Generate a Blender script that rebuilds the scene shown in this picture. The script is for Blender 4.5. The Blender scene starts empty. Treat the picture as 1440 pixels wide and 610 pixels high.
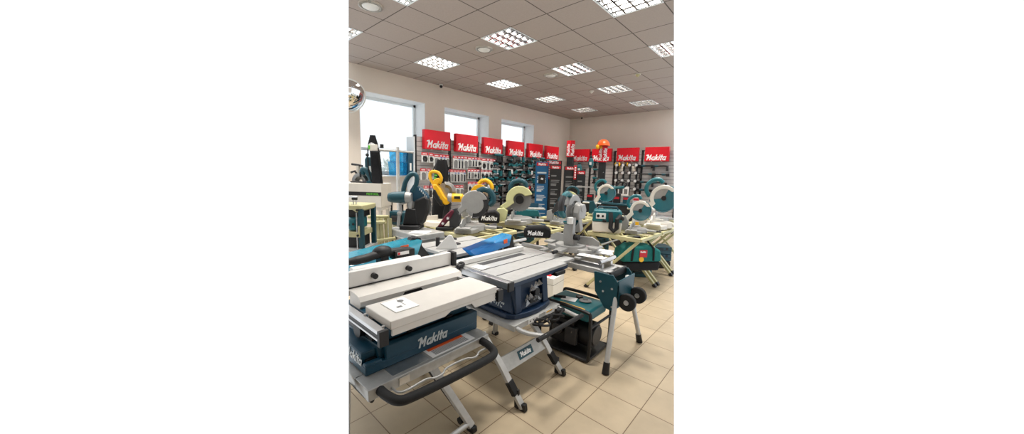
import bpy, bmesh, math, random
from mathutils import Vector, Matrix
random.seed(7)
C = bpy.context.scene.collection
PI = math.pi
R = math.radians

# ---------------------------------------------------------------- camera, sky, exposure
CAM = Vector((0.0, 0.0, 1.627))
YAW, PITCH, ROLL, FPX = -0.728290911, -0.133360199, 0.0279597, 463.598
_f = Vector((math.sin(YAW)*math.cos(PITCH), math.cos(YAW)*math.cos(PITCH), math.sin(PITCH)))
_r = Vector((math.cos(YAW), -math.sin(YAW), 0.0))
_u = _r.cross(_f)
CR = _r*math.cos(ROLL) + _u*math.sin(ROLL)
CU = -_r*math.sin(ROLL) + _u*math.cos(ROLL)
cd = bpy.data.cameras.new('camera'); cam = bpy.data.objects.new('camera', cd); C.objects.link(cam)
cd.sensor_fit = 'HORIZONTAL'; cd.sensor_width = 36.0; cd.lens = FPX/1440*36.0
cd.shift_x = 1/1440; cd.clip_start = 0.05; cd.clip_end = 200
mw = Matrix((CR, CU, -_f)).transposed().to_4x4(); mw.translation = CAM; cam.matrix_world = mw
bpy.context.scene.camera = cam

w = bpy.data.worlds.new('overcast_sky'); bpy.context.scene.world = w; w.use_nodes = True
bg = w.node_tree.nodes['Background']; bg.inputs[0].default_value = (0.93, 0.965, 1.0, 1); bg.inputs[1].default_value = 1.36
vs = bpy.context.scene.view_settings
vs.view_transform = 'Standard'; vs.look = 'None'; vs.gamma = 1.0; vs.use_curve_mapping = False; vs.exposure = -0.1

# ---------------------------------------------------------------- materials
def lin(c):
    return tuple(((v/255)/12.92 if v/255 <= 0.04045 else ((v/255+0.055)/1.055)**2.4) for v in c)
MATS = {}
def mat(name, rgb, rough=0.5, metal=0.0, var=0.08, scale=12.0, bump=0.0, spec=0.5, emit=0.0, alpha=1.0, trans=0.0):
    if name in MATS: return MATS[name]
    m = bpy.data.materials.new(name); m.use_nodes = True
    nt = m.node_tree; b = nt.nodes['Principled BSDF']
    c = lin(rgb)
    tc = nt.nodes.new('ShaderNodeTexCoord'); nz = nt.nodes.new('ShaderNodeTexNoise')
    nz.inputs['Scale'].default_value = scale; nz.inputs['Detail'].default_value = 4
    nt.links.new(tc.outputs['Object'], nz.inputs['Vector'])
    rp = nt.nodes.new('ShaderNodeValToRGB')
    rp.color_ramp.elements[0].position = 0.3; rp.color_ramp.elements[1].position = 0.7
    rp.color_ramp.elements[0].color = tuple(v*(1-var) for v in c) + (1,)
    rp.color_ramp.elements[1].color = tuple(min(1, v*(1+var)) for v in c) + (1,)
    nt.links.new(nz.outputs['Fac'], rp.inputs['Fac'])
    nt.links.new(rp.outputs['Color'], b.inputs['Base Color'])
    b.inputs['Roughness'].default_value = rough; b.inputs['Metallic'].default_value = metal
    b.inputs['Specular IOR Level'].default_value = spec
    b.inputs['Alpha'].default_value = alpha; b.inputs['Transmission Weight'].default_value = trans
    if emit:
        nt.links.new(rp.outputs['Color'], b.inputs['Emission Color']); b.inputs['Emission Strength'].default_value = emit
    if bump:
        bp = nt.nodes.new('ShaderNodeBump'); bp.inputs['Strength'].default_value = bump; bp.inputs['Distance'].default_value = 0.01
        nz2 = nt.nodes.new('ShaderNodeTexNoise'); nz2.inputs['Scale'].default_value = scale*12
        nt.links.new(tc.outputs['Object'], nz2.inputs['Vector'])
        nt.links.new(nz2.outputs['Fac'], bp.inputs['Height']); nt.links.new(bp.outputs['Normal'], b.inputs['Normal'])
    MATS[name] = m
    return m
def tinted(name, rgb, opacity, gloss=0.12):
    """clear coloured plastic or window glass: see-through tint with a shiny skin"""
    m = bpy.data.materials.new(name); m.use_nodes = True; nt = m.node_tree; nt.nodes.clear()
    out = nt.nodes.new('ShaderNodeOutputMaterial'); tr = nt.nodes.new('ShaderNodeBsdfTransparent')
    df = nt.nodes.new('ShaderNodeBsdfPrincipled'); gl = nt.nodes.new('ShaderNodeBsdfGlossy')
    m1 = nt.nodes.new('ShaderNodeMixShader'); m2 = nt.nodes.new('ShaderNodeMixShader')
    c = lin(rgb)
    tr.inputs[0].default_value = tuple(v**0.6 for v in c)+(1,) if opacity > 0.05 else (0.97, 0.98, 0.98, 1)
    df.inputs['Base Color'].default_value = c+(1,); df.inputs['Roughness'].default_value = 0.25
    gl.inputs['Roughness'].default_value = 0.05
    m1.inputs[0].default_value = opacity; m2.inputs[0].default_value = gloss
    nt.links.new(tr.outputs[0], m1.inputs[1]); nt.links.new(df.outputs[0], m1.inputs[2])
    nt.links.new(m1.outputs[0], m2.inputs[1]); nt.links.new(gl.outputs[0], m2.inputs[2])
    nt.links.new(m2.outputs[0], out.inputs[0]); MATS[name] = m
    return m
def grid_mat(name, rgb, line, tile, ox, oy, lw, rough, var, spec=0.5, mottle=3.0):
    """square tiles laid in world metres with a joint line of width lw"""
    m = mat(name, rgb, rough, 0, var, mottle, 0, spec); nt = m.node_tree; b = nt.nodes['Principled BSDF']
    ge = nt.nodes.new('ShaderNodeNewGeometry'); sp = nt.nodes.new('ShaderNodeSeparateXYZ')
    nt.links.new(ge.outputs['Position'], sp.inputs[0])
    def mth(op, a, bb):
        n = nt.nodes.new('ShaderNodeMath'); n.operation = op
        for i, v in enumerate((a, bb)):
            if isinstance(v, (int, float)): n.inputs[i].default_value = v
            else: nt.links.new(v, n.inputs[i])
        return n.outputs[0]
    def edge(s, o):
        t = mth('DIVIDE', mth('SUBTRACT', s, o), tile); fr = mth('SUBTRACT', t, mth('FLOOR', t, 0))
        return mth('LESS_THAN', mth('MINIMUM', fr, mth('SUBTRACT', 1.0, fr)), lw/2/tile), mth('FLOOR', t, 0)
    ex, fx = edge(sp.outputs[0], ox); ey, fy = edge(sp.outputs[1], oy)
    e = mth('MAXIMUM', ex, ey)
    wn = nt.nodes.new('ShaderNodeTexWhiteNoise'); wn.noise_dimensions = '2D'; cb = nt.nodes.new('ShaderNodeCombineXYZ')
    nt.links.new(fx, cb.inputs[0]); nt.links.new(fy, cb.inputs[1]); nt.links.new(cb.outputs[0], wn.inputs[0])
    src = b.inputs['Base Color'].links[0].from_socket
    hs = nt.nodes.new('ShaderNodeHueSaturation'); nt.links.new(src, hs.inputs['Color'])
    nt.links.new(mth('ADD', mth('MULTIPLY', wn.outputs[0], var), 1-var/2), hs.inputs['Value'])
    mx = nt.nodes.new('ShaderNodeMixRGB'); nt.links.new(e, mx.inputs[0]); nt.links.new(hs.outputs[0], mx.inputs[1])
    mx.inputs[2].default_value = lin(line)+(1,)
    nt.links.new(mx.outputs[0], b.inputs['Base Color'])
    return m

WALL = mat('wall_paint', (222, 212, 200), 0.9, var=0.02, scale=2)
REVEAL = mat('white_reveal_paint', (240, 243, 244), 0.8, var=0.02)
CEIL = grid_mat('ceiling_tile', (172, 161, 154), (96, 90, 86), 0.6, -5.0412, 2.9121, 0.014, 0.9, 0.04, 0.2, 60)
FLOOR = grid_mat('floor_tile', (180, 163, 136), (112, 92, 70), 0.32999, -0.83925*1.627, 1.163207*1.627, 0.006, 0.42, 0.09, 0.4, 5)
PVC = mat('white_plastic_frame', (232, 238, 240), 0.4, var=0.02)
GLASS = tinted('window_glass', (240, 250, 250), 0.0, 0.04)
SLAT = mat('grey_slatwall', (186, 182, 180), 0.6, var=0.03)
GROOVE = mat('slatwall_groove', (120, 116, 114), 0.6)
BLACK = mat('black_plastic', (15, 15, 17), 0.5, var=0.15)
RUBBER = mat('black_rubber', (17, 17, 18), 0.75, var=0.15, bump=0.1)
BAGC = mat('black_fabric', (15, 15, 19), 0.9, var=0.2, bump=0.3)
DARK = mat('dark_grey_metal', (58, 58, 60), 0.4, 0.3)
STEEL = mat('bright_steel', (205, 205, 205), 0.28, 0.9, var=0.05)
ALU = mat('brushed_aluminium', (186, 186, 184), 0.42, 0.35, var=0.05, scale=30)
GALV = mat('galvanised_sheet', (172, 172, 169), 0.45, 0.4, var=0.12, scale=20)
CASTALU = mat('cast_aluminium', (160, 160, 158), 0.5, 0.35, var=0.06)
BEIGE = mat('grey_beige_extrusion', (214, 210, 203), 0.45, 0.1, var=0.03)
FENCE = mat('white_anodised_fence', (226, 225, 222), 0.45, 0.05, var=0.03)
TEAL = mat('teal_plastic', (12, 96, 104), 0.4, var=0.06)
TEALD = mat('dark_teal_paint', (10, 66, 78), 0.45, var=0.06)
NAVY = mat('petrol_blue_paint', (12, 64, 86), 0.42, var=0.05)
NAVYD = mat('deep_blue_paint', (16, 44, 74), 0.42, var=0.05)
CREAM = mat('cream_paint', (184, 178, 134), 0.5, var=0.04)
CREAMG = mat('pale_olive_paint', (204, 204, 152), 0.45, var=0.04)
WHITE = mat('white_plastic', (226, 226, 222), 0.45, var=0.03)
OFFW = mat('warm_white_plastic', (214, 208, 196), 0.45, var=0.03)
PAPER = mat('white_paper', (238, 238, 236), 0.8, var=0.03)
INK = mat('printed_ink', (60, 60, 62), 0.7)
RED = mat('red_sign_face', (205, 22, 38), 0.35, var=0.02, spec=0.3)
REDP = mat('red_card', (196, 26, 40), 0.5, var=0.05)
LOGOW = mat('white_lettering', (245, 245, 245), 0.5, var=0.01)
LOGOG = mat('silver_lettering', (205, 212, 214), 0.5, var=0.01)
YEL = mat('yellow_plastic', (238, 180, 24), 0.42, var=0.05)
ORANGE = mat('orange_plastic', (236, 86, 26), 0.3, var=0.05)
LABELO = mat('orange_sticker', (235, 96, 40), 0.6)
LIME = mat('green_print', (96, 190, 60), 0.6)
BLUEP = mat('blue_print', (60, 120, 190), 0.5)
PINK = mat('pink_sticker', (236, 70, 150), 0.6)
GREYP = mat('grey_plastic', (120, 120, 120), 0.5)
GREYL = mat('light_grey_card', (206, 206, 206), 0.5, var=0.05)
BROWN = mat('brown_cardboard', (176, 118, 74), 0.8)
MAROON = mat('maroon_paint', (92, 18, 40), 0.5)
BAGT = mat('teal_canvas', (14, 108, 104), 0.85, var=0.1, bump=0.3)
TOWER = mat('blue_printed_card', (20, 92, 140), 0.5, var=0.04)
BCARD = mat('black_printed_card', (26, 27, 30), 0.45, var=0.1)
MIRR = mat('mirror_silver', (235, 235, 235), 0.03, 1.0, var=0.0)
LOUV = mat('louvre_mirror_metal', (225, 225, 225), 0.12, 1.0, var=0.03)
BTRANS = tinted('clear_blue_plastic', (70, 185, 246), 0.5, 0.08)
CYTRANS = tinted('clear_cyan_plastic', (80, 212, 238), 0.42, 0.10)
TEALTR = tinted('clear_teal_guard', (14, 120, 135), 0.6, 0.10)
BINTR = tinted('clear_blue_bin', (110, 215, 250), 0.14, 0.05)
LEAF = mat('pale_foliage', (226, 234, 232), 0.8, var=0.15, scale=3)
BARK = mat('pale_bark', (150, 142, 130), 0.9)

# ---------------------------------------------------------------- mesh builder
def cutplanes():
    out = []
    for px, s in ((490.2, 1), (947.8, -1)):
        d = CR*((px-719)/FPX) + _f
        n = d.cross(CU) * 1.0
        n.normalize()
        if n.dot(_f*1.0 + CR*(0.0)) * 1 < 0: pass
        # keep the side that holds the view axis
        if n.dot(_f) < 0: n = -n
        out.append(n)
    return out
EDGE = cutplanes()

AUTO_CUT = False
ORD = ['first','second','third','fourth','fifth','sixth','seventh','eighth','ninth','tenth']
class MB:
    def __init__(s): s.v = []; s.f = []
    def add(s, vs, fs, M=None):
        o = len(s.v)
        s.v += [tuple(M @ Vector(p)) if M else tuple(p) for p in vs]
        s.f += [tuple(i+o for i in f) for f in fs]; return s
    def box(s, x0, y0, z0, x1, y1, z1, M=None):
        vs = [(x0,y0,z0),(x1,y0,z0),(x1,y1,z0),(x0,y1,z0),(x0,y0,z1),(x1,y0,z1),(x1,y1,z1),(x0,y1,z1)]
        return s.add(vs, [(0,3,2,1),(4,5,6,7),(0,1,5,4),(1,2,6,5),(2,3,7,6),(3,0,4,7)], M)
    def bar(s, a, b, w, h=None, up=(0,0,1)):
        """rectangular bar from a to b, w wide and h along up"""
        a = Vector(a); b = Vector(b); h = h or w; d = (b-a).normalized(); u = Vector(up)
        if abs(d.dot(u)) > 0.98: u = Vector((1,0,0))
        x = d.cross(u).normalized(); y = x.cross(d).normalized()
        vs = []
        for p in (a, b):
            for i, j in ((-1,-1),(1,-1),(1,1),(-1,1)): vs.append(p + x*(i*w/2) + y*(j*h/2))
        return s.add(vs, [(0,3,2,1),(4,5,6,7),(0,1,5,4),(1,2,6,5),(2,3,7,6),(3,0,4,7)])
    def cyl(s, a, b, r, r2=None, n=14):
        return s.tube([a, b], r, n, r2)
    def tube(s, pts, r, n=8, r2=None, closed=False):
        pts = [Vector(p) for p in pts]; m = len(pts); rings = []
        prev = None
        for i, p in enumerate(pts):
            if closed: d = (pts[(i+1) % m]-pts[i-1])
            else: d = pts[min(i+1, m-1)] - pts[max(i-1, 0)]
            d.normalize()
            if prev is None:
                t = Vector((0,0,1)) if abs(d.z) < 0.9 else Vector((1,0,0))
                x = d.cross(t).normalized()
            else: x = (prev - d*prev.dot(d)).normalized()
            prev = x; y = d.cross(x)
            rr = r if r2 is None else r + (r2-r)*i/(m-1)
            rings.append([p + (x*math.cos(2*PI*k/n) + y*math.sin(2*PI*k/n))*rr for k in range(n)])
        vs = [q for g in rings for q in g]; fs = []
        for i in range(m if closed else m-1):
            for k in range(n):
                a = i*n+k; b = i*n+(k+1) % n; c = ((i+1) % m)*n
                fs.append((a, b, c+(k+1) % n, c+k))
        if not closed: fs += [tuple(range(n))[::-1], tuple((m-1)*n+k for k in range(n))]
        return s.add(vs, fs)
    def sph(s, c, r, nu=16, nv=10, z0=-1.0, z1=1.0):
        rx, ry, rz = (r, r, r) if not isinstance(r, tuple) else r
        vs = []; t0 = math.asin(z0); t1 = math.asin(z1)
        for i in range(nv+1):
            t = t0 + (t1-t0)*i/nv
            for k in range(nu):
                a = 2*PI*k/nu; vs.append((c[0]+rx*math.cos(t)*math.cos(a), c[1]+ry*math.cos(t)*math.sin(a), c[2]+rz*math.sin(t)))
        fs = [(i*nu+k, i*nu+(k+1) % nu, (i+1)*nu+(k+1) % nu, (i+1)*nu+k) for i in range(nv) for k in range(nu)]
        fs += [tuple(range(nu))[::-1], tuple(nv*nu+k for k in range(nu))]
        return s.add(vs, fs)
    def prism(s, poly, t0, t1, pl='xz', M=None):
        def P(a, b, t): return {'xz': (a, t, b), 'yz': (t, a, b), 'xy': (a, b, t)}[pl]
        n = len(poly); vs = [P(a, b, t0) for a, b in poly] + [P(a, b, t1) for a, b in poly]
        fs = [tuple(range(n))[::-1], tuple(range(n, 2*n))] + [(i, (i+1) % n, n+(i+1) % n, n+i) for i in range(n)]
        return s.add(vs, fs, M)
    def ring(s, c, ro, ri, a0, a1, t0, t1, n=18, pl='xz'):
        """arc band with thickness; angles in degrees"""
        o = [(c[0]+ro*math.cos(R(a0+(a1-a0)*i/n)), c[1]+ro*math.sin(R(a0+(a1-a0)*i/n))) for i in range(n+1)]
        q = [(c[0]+ri*math.cos(R(a0+(a1-a0)*i/n)), c[1]+ri*math.sin(R(a0+(a1-a0)*i/n))) for i in range(n+1)]
        for i in range(n): s.prism([o[i], o[i+1], q[i+1], q[i]], t0, t1, pl)
        return s
    def build(s, name, m, parent=None, bevel=0.0, cut=False, smooth=True, loc=None, keep=()):
        me = bpy.data.meshes.new(name); bm = bmesh.new()
        bv = [bm.verts.new(p) for p in s.v]
        for f in s.f:
            try: bm.faces.new([bv[i] for i in f])
            except ValueError: pass
        bmesh.ops.remove_doubles(bm, verts=bm.verts, dist=1e-5)
        pls = [(CAM, n) for n in EDGE] if cut or AUTO_CUT else []
        pls += list(keep)
        if pls:      # the modelled part of the shop ends here: cut through and cap
            T = Matrix.Identity(4)
            if parent:
                T = parent.matrix_basis.copy(); q = parent.parent
                while q: T = q.matrix_basis @ T; q = q.parent
            Ti = T.inverted()
            for co, n in pls:
                res = bmesh.ops.bisect_plane(bm, geom=bm.verts[:]+bm.edges[:]+bm.faces[:], plane_co=Ti @ Vector(co),
                                             plane_no=(Ti.to_3x3() @ n).normalized(), clear_inner=True)
                ed = [e for e in res['geom_cut'] if isinstance(e, bmesh.types.BMEdge)]
                if ed:
                    try: bmesh.ops.holes_fill(bm, edges=ed, sides=0)
                    except Exception: pass
        bmesh.ops.recalc_face_normals(bm, faces=bm.faces)
        if smooth:
            for f in bm.faces: f.smooth = True
            for e in bm.edges:
                if len(e.link_faces) == 2 and e.calc_face_angle(0) > R(32): e.smooth = False
        bm.to_mesh(me); bm.free(); me.materials.append(m)
        o = bpy.data.objects.new(name, me); C.objects.link(o)
        if parent: o.parent = parent
        if loc: o.location = loc
        if bevel:
            b = o.modifiers.new('bevel', 'BEVEL'); b.width = bevel; b.segments = 2; b.limit_method = 'ANGLE'; b.angle_limit = R(40)
        return o

def tag(o, label, cat, group=None, kind=None):
    o['label'] = label; o['category'] = cat
    if group: o['group'] = group
    if kind: o['kind'] = kind
    return o
def thing(name, label, cat, loc=(0,0,0), rz=0.0, group=None):
    o = bpy.data.objects.new(name, None); C.objects.link(o); o.empty_display_size = 0.05
    o.location = loc; o.rotation_euler = (0, 0, R(rz))
    o.matrix_basis = Matrix.Translation(loc) @ Matrix.Rotation(R(rz), 4, 'Z')
    return tag(o, label, cat, group)
def structure(name, mb, m, **k):
    o = mb.build(name, m, **k); o['kind'] = 'structure'; return o
def copy_thing(root, loc, rz, label, group=None):
    def rec(o, par):
        c = o.copy(); C.objects.link(c)
        if par: c.parent = par
        for ch in list(o.children): rec(ch, c)
        return c
    r = rec(root, None); r.location = loc; r.rotation_euler = (0, 0, R(rz)); r['label'] = label
    if group: r['group'] = group
    return r

# slanted script lettering drawn with broad strokes
def arc(cx, cy, rx, ry, a0, a1, n=10):
    return [(cx+rx*math.cos(R(a0+(a1-a0)*i/n)), cy+ry*math.sin(R(a0+(a1-a0)*i/n))) for i in range(n+1)]
GLY = {
 'M': (0.98, [[(-.2,.86),(.1,.98),(.14,.0)], [(.14,.9),(.4,.36),(.66,.96)], [(.66,.96),(.7,.0)]]),
 'm': (0.98, [[(-.2,.9),(.12,.98),(.12,.0)], [(.12,.62)]+arc(.28,.62,.14,.24,150,0)+[(.42,.0)], [(.42,.62)]+arc(.58,.62,.14,.24,150,0)+[(.72,.0)]]),
 'a': (0.66, [arc(.26,.3,.22,.28,20,340,14), [(.5,.6),(.5,.0),(.58,.0)]]),
 'k': (0.64, [[(.08,.98),(.08,.0)], [(.46,.6),(.1,.3)], [(.22,.36),(.5,.0)]]),
 'i': (0.30, [[(.1,.6),(.1,.0)], [(.1,.8),(.1,.94)]]),
 't': (0.48, [[(.18,.92),(.18,.0),(.3,.0)], [(-.02,.62),(.4,.62)]]),
}
def logo(parent, m, origin, xd, yd, h, word='Makita', wid=0.17, name='logo_lettering', z=0.002, shear=0.28, cut=False):
    """raised white lettering on a surface: origin = lower left, xd along the line, yd up"""
    xd = Vector(xd).normalized(); yd = Vector(yd).normalized(); nd = xd.cross(yd)
    b = MB(); x = 0.0; i_ = 0
    for ch in word:
        adv, strokes = GLY[ch]
        for st in strokes:
            for (ax, ay), (bx, by) in zip(st, st[1:]):
                d = Vector((bx-ax, by-ay, 0)); l = d.length
                if l < 1e-6: continue
                d /= l; q = Vector((-d.y, d.x, 0))*wid/2; e = d*wid*0.3
                cs = [(ax-e.x+q.x, ay-e.y+q.y), (ax-e.x-q.x, ay-e.y-q.y), (bx+e.x-q.x, by+e.y-q.y), (bx+e.x+q.x, by+e.y+q.y)]
                vs = []; i_ += 1
                for t in (0.0, z + (i_ % 7)*z*0.12):
                    for (px, py) in cs:
                        vs.append(Vector(origin) + xd*((x+px+shear*py)*h) + yd*(py*h) + nd*t)
                b.add(vs, [(0,3,2,1),(4,5,6,7),(0,1,5,4),(1,2,6,5),(2,3,7,6),(3,0,4,7)])
        x += adv
    return b.build(name, m, parent, smooth=False, cut=cut)
def words(parent, m, origin, xd, yd, h, text, name='printed_text', bold=0.0, shear=0.0):
    cu = bpy.data.curves.new('lettering', 'FONT'); cu.body = text; cu.size = h*1.38; cu.extrude = 0.0008; cu.offset = bold; cu.shear = shear; cu.resolution_u = 2
    t = bpy.data.objects.new('lettering', cu); C.objects.link(t)
    bpy.context.view_layer.update()
    me = bpy.data.meshes.new_from_object(t.evaluated_get(bpy.context.evaluated_depsgraph_get()))
    bpy.data.objects.remove(t); bpy.data.curves.remove(cu)
    xd = Vector(xd).normalized(); yd = Vector(yd).normalized(); nd = xd.cross(yd)
    M = Matrix((xd, yd, nd)).transposed().to_4x4(); M.translation = Vector(origin)+nd*0.001
    me.transform(M); me.materials.clear(); me.materials.append(m)
    o = bpy.data.objects.new(name, me); C.objects.link(o)
    if parent: o.parent = parent
    return o
# ================================================================ THE ROOM
XW, YB, H = -6.62, 10.46, 3.5876
# floor slab and ceiling: only the part of the shop the photograph takes in
structure('floor', MB().box(XW-0.45, 0.02, -0.12, 2.6, YB+0.2, 0.0), FLOOR, cut=True, smooth=False)
GX, GY = -5.0412, 2.9121
LCELLS = [(-2,5),(1,2),(1,5),(-2,2),(-2,-1),(1,-1),(4,5),(4,2),(4,-1),(7,2),(7,-1),(10,2),(10,-1)]
cm = MB(); us = sorted(set([0.02] + [GY+.6*u for u in range(-5, 13)] + [YB+.2])); us = [u for u in us if u >= .02]
for y0, y1 in zip(us, us[1:]):
    ui = math.floor(((y0+y1)/2-GY)/.6); cells = sorted(v for u, v in LCELLS if u == ui); x = XW-.45
    for v in cells:
        cm.box(x, y0, H, GX+.6*v, y1, H+.06); x = GX+.6*(v+1)
    cm.box(x, y0, H, 2.6, y1, H+.06)
structure('ceiling', cm, CEIL, cut=True, smooth=False)
# the rest of the shop behind and beside the camera, which keeps the daylight coming from the window side
o_ = [(CAM, -n) for n in EDGE]
bk = -Vector((_f.x, _f.y, 0)).normalized()     # straight edge square to the aisle, just past the camera
BK = (Vector((0, 0, 0)) - bk*.6, bk)
structure('ceiling_rear', MB().box(XW, -2.6, H, 2.7, YB, H+.06), CEIL, smooth=False, keep=[(CAM, -EDGE[0]), BK])
structure('ceiling_right', MB().box(XW, -2.6, H, 2.7, YB, H+.06), CEIL, smooth=False, keep=[(CAM, -EDGE[1]), (CAM, EDGE[0]), BK])
structure('floor_rear', MB().box(XW, -2.6, -.12, 2.7, YB, 0), FLOOR, smooth=False, keep=[(CAM, -EDGE[0]), BK])
structure('floor_right', MB().box(XW, -2.6, -.12, 2.7, YB, 0), FLOOR, smooth=False, keep=[(CAM, -EDGE[1]), (CAM, EDGE[0]), BK])
structure('wall_front', MB().box(XW-.45, -2.7, 0, 2.7, -2.6, H), WALL, smooth=False)
structure('wall_right', MB().box(2.6, -2.6, 0, 2.7, 6.0, H), WALL, smooth=False)
WINS = [(2.92, 4.40), (4.93, 6.41), (6.89, 8.38)]
ZS, ZT = 1.51, 3.125
wl = MB(); ys = [0.3] + [v for p in WINS for v in p] + [YB+0.2]
wl.box(XW-0.45, ys[0], 0, XW, ys[-1], ZS); wl.box(XW-0.45, ys[0], ZT, XW, ys[-1], H)
for a, b in zip(ys[0::2], ys[1::2]): wl.box(XW-0.45, a, ZS, XW, b, ZT)
structure('wall_left', wl, WALL, cut=True, smooth=False)
structure('wall_back', MB().box(XW, YB, 0, 0.5, YB+0.2, H), WALL, cut=True, smooth=False)
for i, (a, b) in enumerate(WINS):
    w_ = thing('window_%d' % (i+1), ['large window at the near end of the left wall', 'window above the second red sign of the left wall', 'window nearest the back corner, on the left wall'][i], 'window', (XW-0.40, (a+b)/2, ZS))
    w_['kind'] = 'structure'
    hw = (b-a)/2; hh = ZT-ZS; fr = MB()
    fr.box(-0.03, -hw, 0, 0.03, hw, 0.07); fr.box(-0.03, -hw, hh-0.07, 0.03, hw, hh)
    for s in (-1, 1): fr.box(-0.03, s*hw-0.07*(s > 0), 0, 0.03, s*hw+0.07*(s < 0), hh)
    fr.box(-0.03, -hw, 0.5, 0.03, hw, 0.56)
    fr.build('window_frame', PVC, w_, 0.004, cut=(i == 0))
    MB().box(-0.006, -hw+0.05, 0.05, 0.006, hw-0.05, hh-0.05).build('pane', GLASS, w_, cut=(i == 0), smooth=False)
    rv = MB(); rv.box(-0.03, hw-0.012, 0, 0.40, hw, hh); rv.box(-0.03, -hw, hh-0.012, 0.40, hw, hh); rv.box(-0.03, -hw, 0, 0.40, -hw+0.012, hh)
    rv.build('reveal_lining', REVEAL, w_, cut=(i == 0), smooth=False)
    MB().box(-0.02, -hw-0.04*(i > 0), -0.035, 0.46, hw+0.04, 0.0).build('window_sill', REVEAL, w_, 0.006, cut=(i == 0))
# the hedge outside, seen pale through the lower panes
def shrub(name, loc, sx, sy, sz, n, label):
    t = thing(name, label, 'shrub', loc); b = MB()
    for _ in range(n):
        while True:
            p = Vector((random.uniform(-1,1), random.uniform(-1,1), random.uniform(-1,1)))
            if p.length < 1: break
        p = Vector((p.x*sx, p.y*sy, sz+p.z*sz)); a = random.uniform(0, 6.28); e = random.uniform(-1, 1)
        u = Vector((math.cos(a), math.sin(a), e)).normalized()*random.uniform(.05,.09); v = u.cross(Vector((random.uniform(-1,1), random.uniform(-1,1), 1))).normalized()*random.uniform(.03,.05)
        b.add([p-u, p+v, p+u, p-v], [(0,1,2,3)])
    b.build('foliage', LEAF, t, smooth=False)
    st = MB()
    for k in range(5): st.tube([(random.uniform(-.3,.3)*sx, random.uniform(-.3,.3)*sy, 0), (random.uniform(-.6,.6)*sx, random.uniform(-.6,.6)*sy, sz*1.4)], 0.03, 6, 0.01)
    st.build('stem', BARK, t)
    return t
shrub('shrub', (-8.6, 4.95, 0), .7, .85, 1.05, 2600, 'pale leafy shrub outside behind the lower pane of the near window')
shrub('shrub', (-9.0, 8.15, 0), .7, .9, 1.42, 2600, 'pale leafy shrub outside the second window')

# ---------------------------------------------------------------- ceiling fittings
LAMP = 36
def light_panel(p, cut=False):
    t = thing('louvre_light', '', 'ceiling light', p)
    f = MB(); s = .30
    for a in (-1, 1):
        f.box(-s, a*s-.012*(a > 0), -.006, s, a*s+.012*(a < 0), .085); f.box(a*s-.012*(a > 0), -s+.012, -.006, a*s+.012*(a < 0), s-.012, .085)
    f.box(-s, -s, .08, s, s, .09)
    f.build('housing', PVC, t, smooth=False, cut=cut)
    l = MB(); n = 4
    for k in range(n):      # four mirror troughs with cross blades
        x0 = -s+.014 + k*(2*s-.028)/n; wd = (2*s-.028)/n
        for j in range(6): 
            y = -s+.014 + j*(2*s-.028)/5
            l.prism([(y-.011, .0), (y+.011, .0), (y+.002, .05), (y-.002, .05)], x0, x0+wd, 'yz')
    for k in range(n+1):
        x0 = -s+.014 + k*(2*s-.028)/n
        l.prism([(x0-.013, .0), (x0+.013, .0), (x0+.003, .06), (x0-.003, .06)], -s+.014, s-.014, 'xz')
    l.build('louvre', LOUV, t, smooth=False, cut=cut)
    rf = MB(); rf.box(-s+.014, -s+.014, .074, s-.014, s-.014, .079); rf.build('reflector', MIRR, t, smooth=False, cut=cut)
    for k in range(n):
        x = -s+.014 + (k+.5)*(2*s-.028)/n; MB().cyl((x, -s+.03, .062), (x, s-.03, .062), .008, n=8).build('tube', WHITE, t, cut=cut)
    ld = bpy.data.lights.new('lamp_light', 'AREA'); ld.shape = 'SQUARE'; ld.size = .54; ld.energy = LAMP; ld.spread = R(100); ld.color = (1, .95, .88)
    lo = bpy.data.objects.new('lamp_light', ld); C.objects.link(lo); lo.parent = t; lo.location = (0, 0, .053)
    return t
proto = None
LP = [(1,2,'large louvre light upper middle of the ceiling, right beside a round downlight'),
      (-2,5,'unseen louvre light added overhead, just above the top edge of the photo'),  # out of view, continues the lamp grid; added to light the near table tops
      (1,5,'louvre light at the top edge of the photo with blue and yellow reflections'), (-2,2,'louvre light cut by the top edge near the left corner'),
      (-2,-1,'louvre light cut by the left edge of the photo'), (1,-1,'bright louvre light above the nearest window, beside the wall camera'),
      (4,5,'louvre light cut by the right edge of the photo'), (4,2,'louvre light in the middle of the ceiling, second row from the windows'),
      (4,-1,'louvre light by the window wall above the gap between the second and third windows'), (7,2,'second farthest louvre light of the row that ends at the back wall right'),
      (7,-1,'louvre light by the window wall just past the third window'), (10,2,'farthest louvre light on the right, close to the back wall'),
      (10,-1,'louvre light nearest the back left corner of the room')]
for u, v, lab in LP:
    p = (GX+.6*(v+.5), GY+.6*(u+.5), H)
    if (u, v) in ((1,5),(-2,2),(-2,-1),(4,5)):
        q = light_panel(p, True); q['label'] = lab; q['group'] = 'louvre ceiling lights'
    elif proto is None: proto = light_panel(p); proto['label'] = lab; proto['group'] = 'louvre ceiling lights'
    else: copy_thing(proto, p, 0, lab, 'louvre ceiling lights')
def down(x, y, lab):
    t = thing('round_downlight', lab, 'ceiling light', (x, y, H), 0, 'round ceiling downlights')
    MB().ring((0,0), .14, .10, 0, 360, -.02, 0, 24, 'xy').build('rim', OFFW, t)
    MB().sph((0,0,-.012), (.102,.102,.03), 18, 6, -1, 0).build('lens', WHITE, t)
down(-4.18, 2.02, 'round ceiling downlight at the top left edge of the photo')
down(GX+.6*1.55, GY+.6*1.55, 'round ceiling downlight left of the largest whole louvre light')
down(GX+.6*1.6, GY+.6*4.55, 'small round ceiling downlight left of the middle louvre light')
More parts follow.
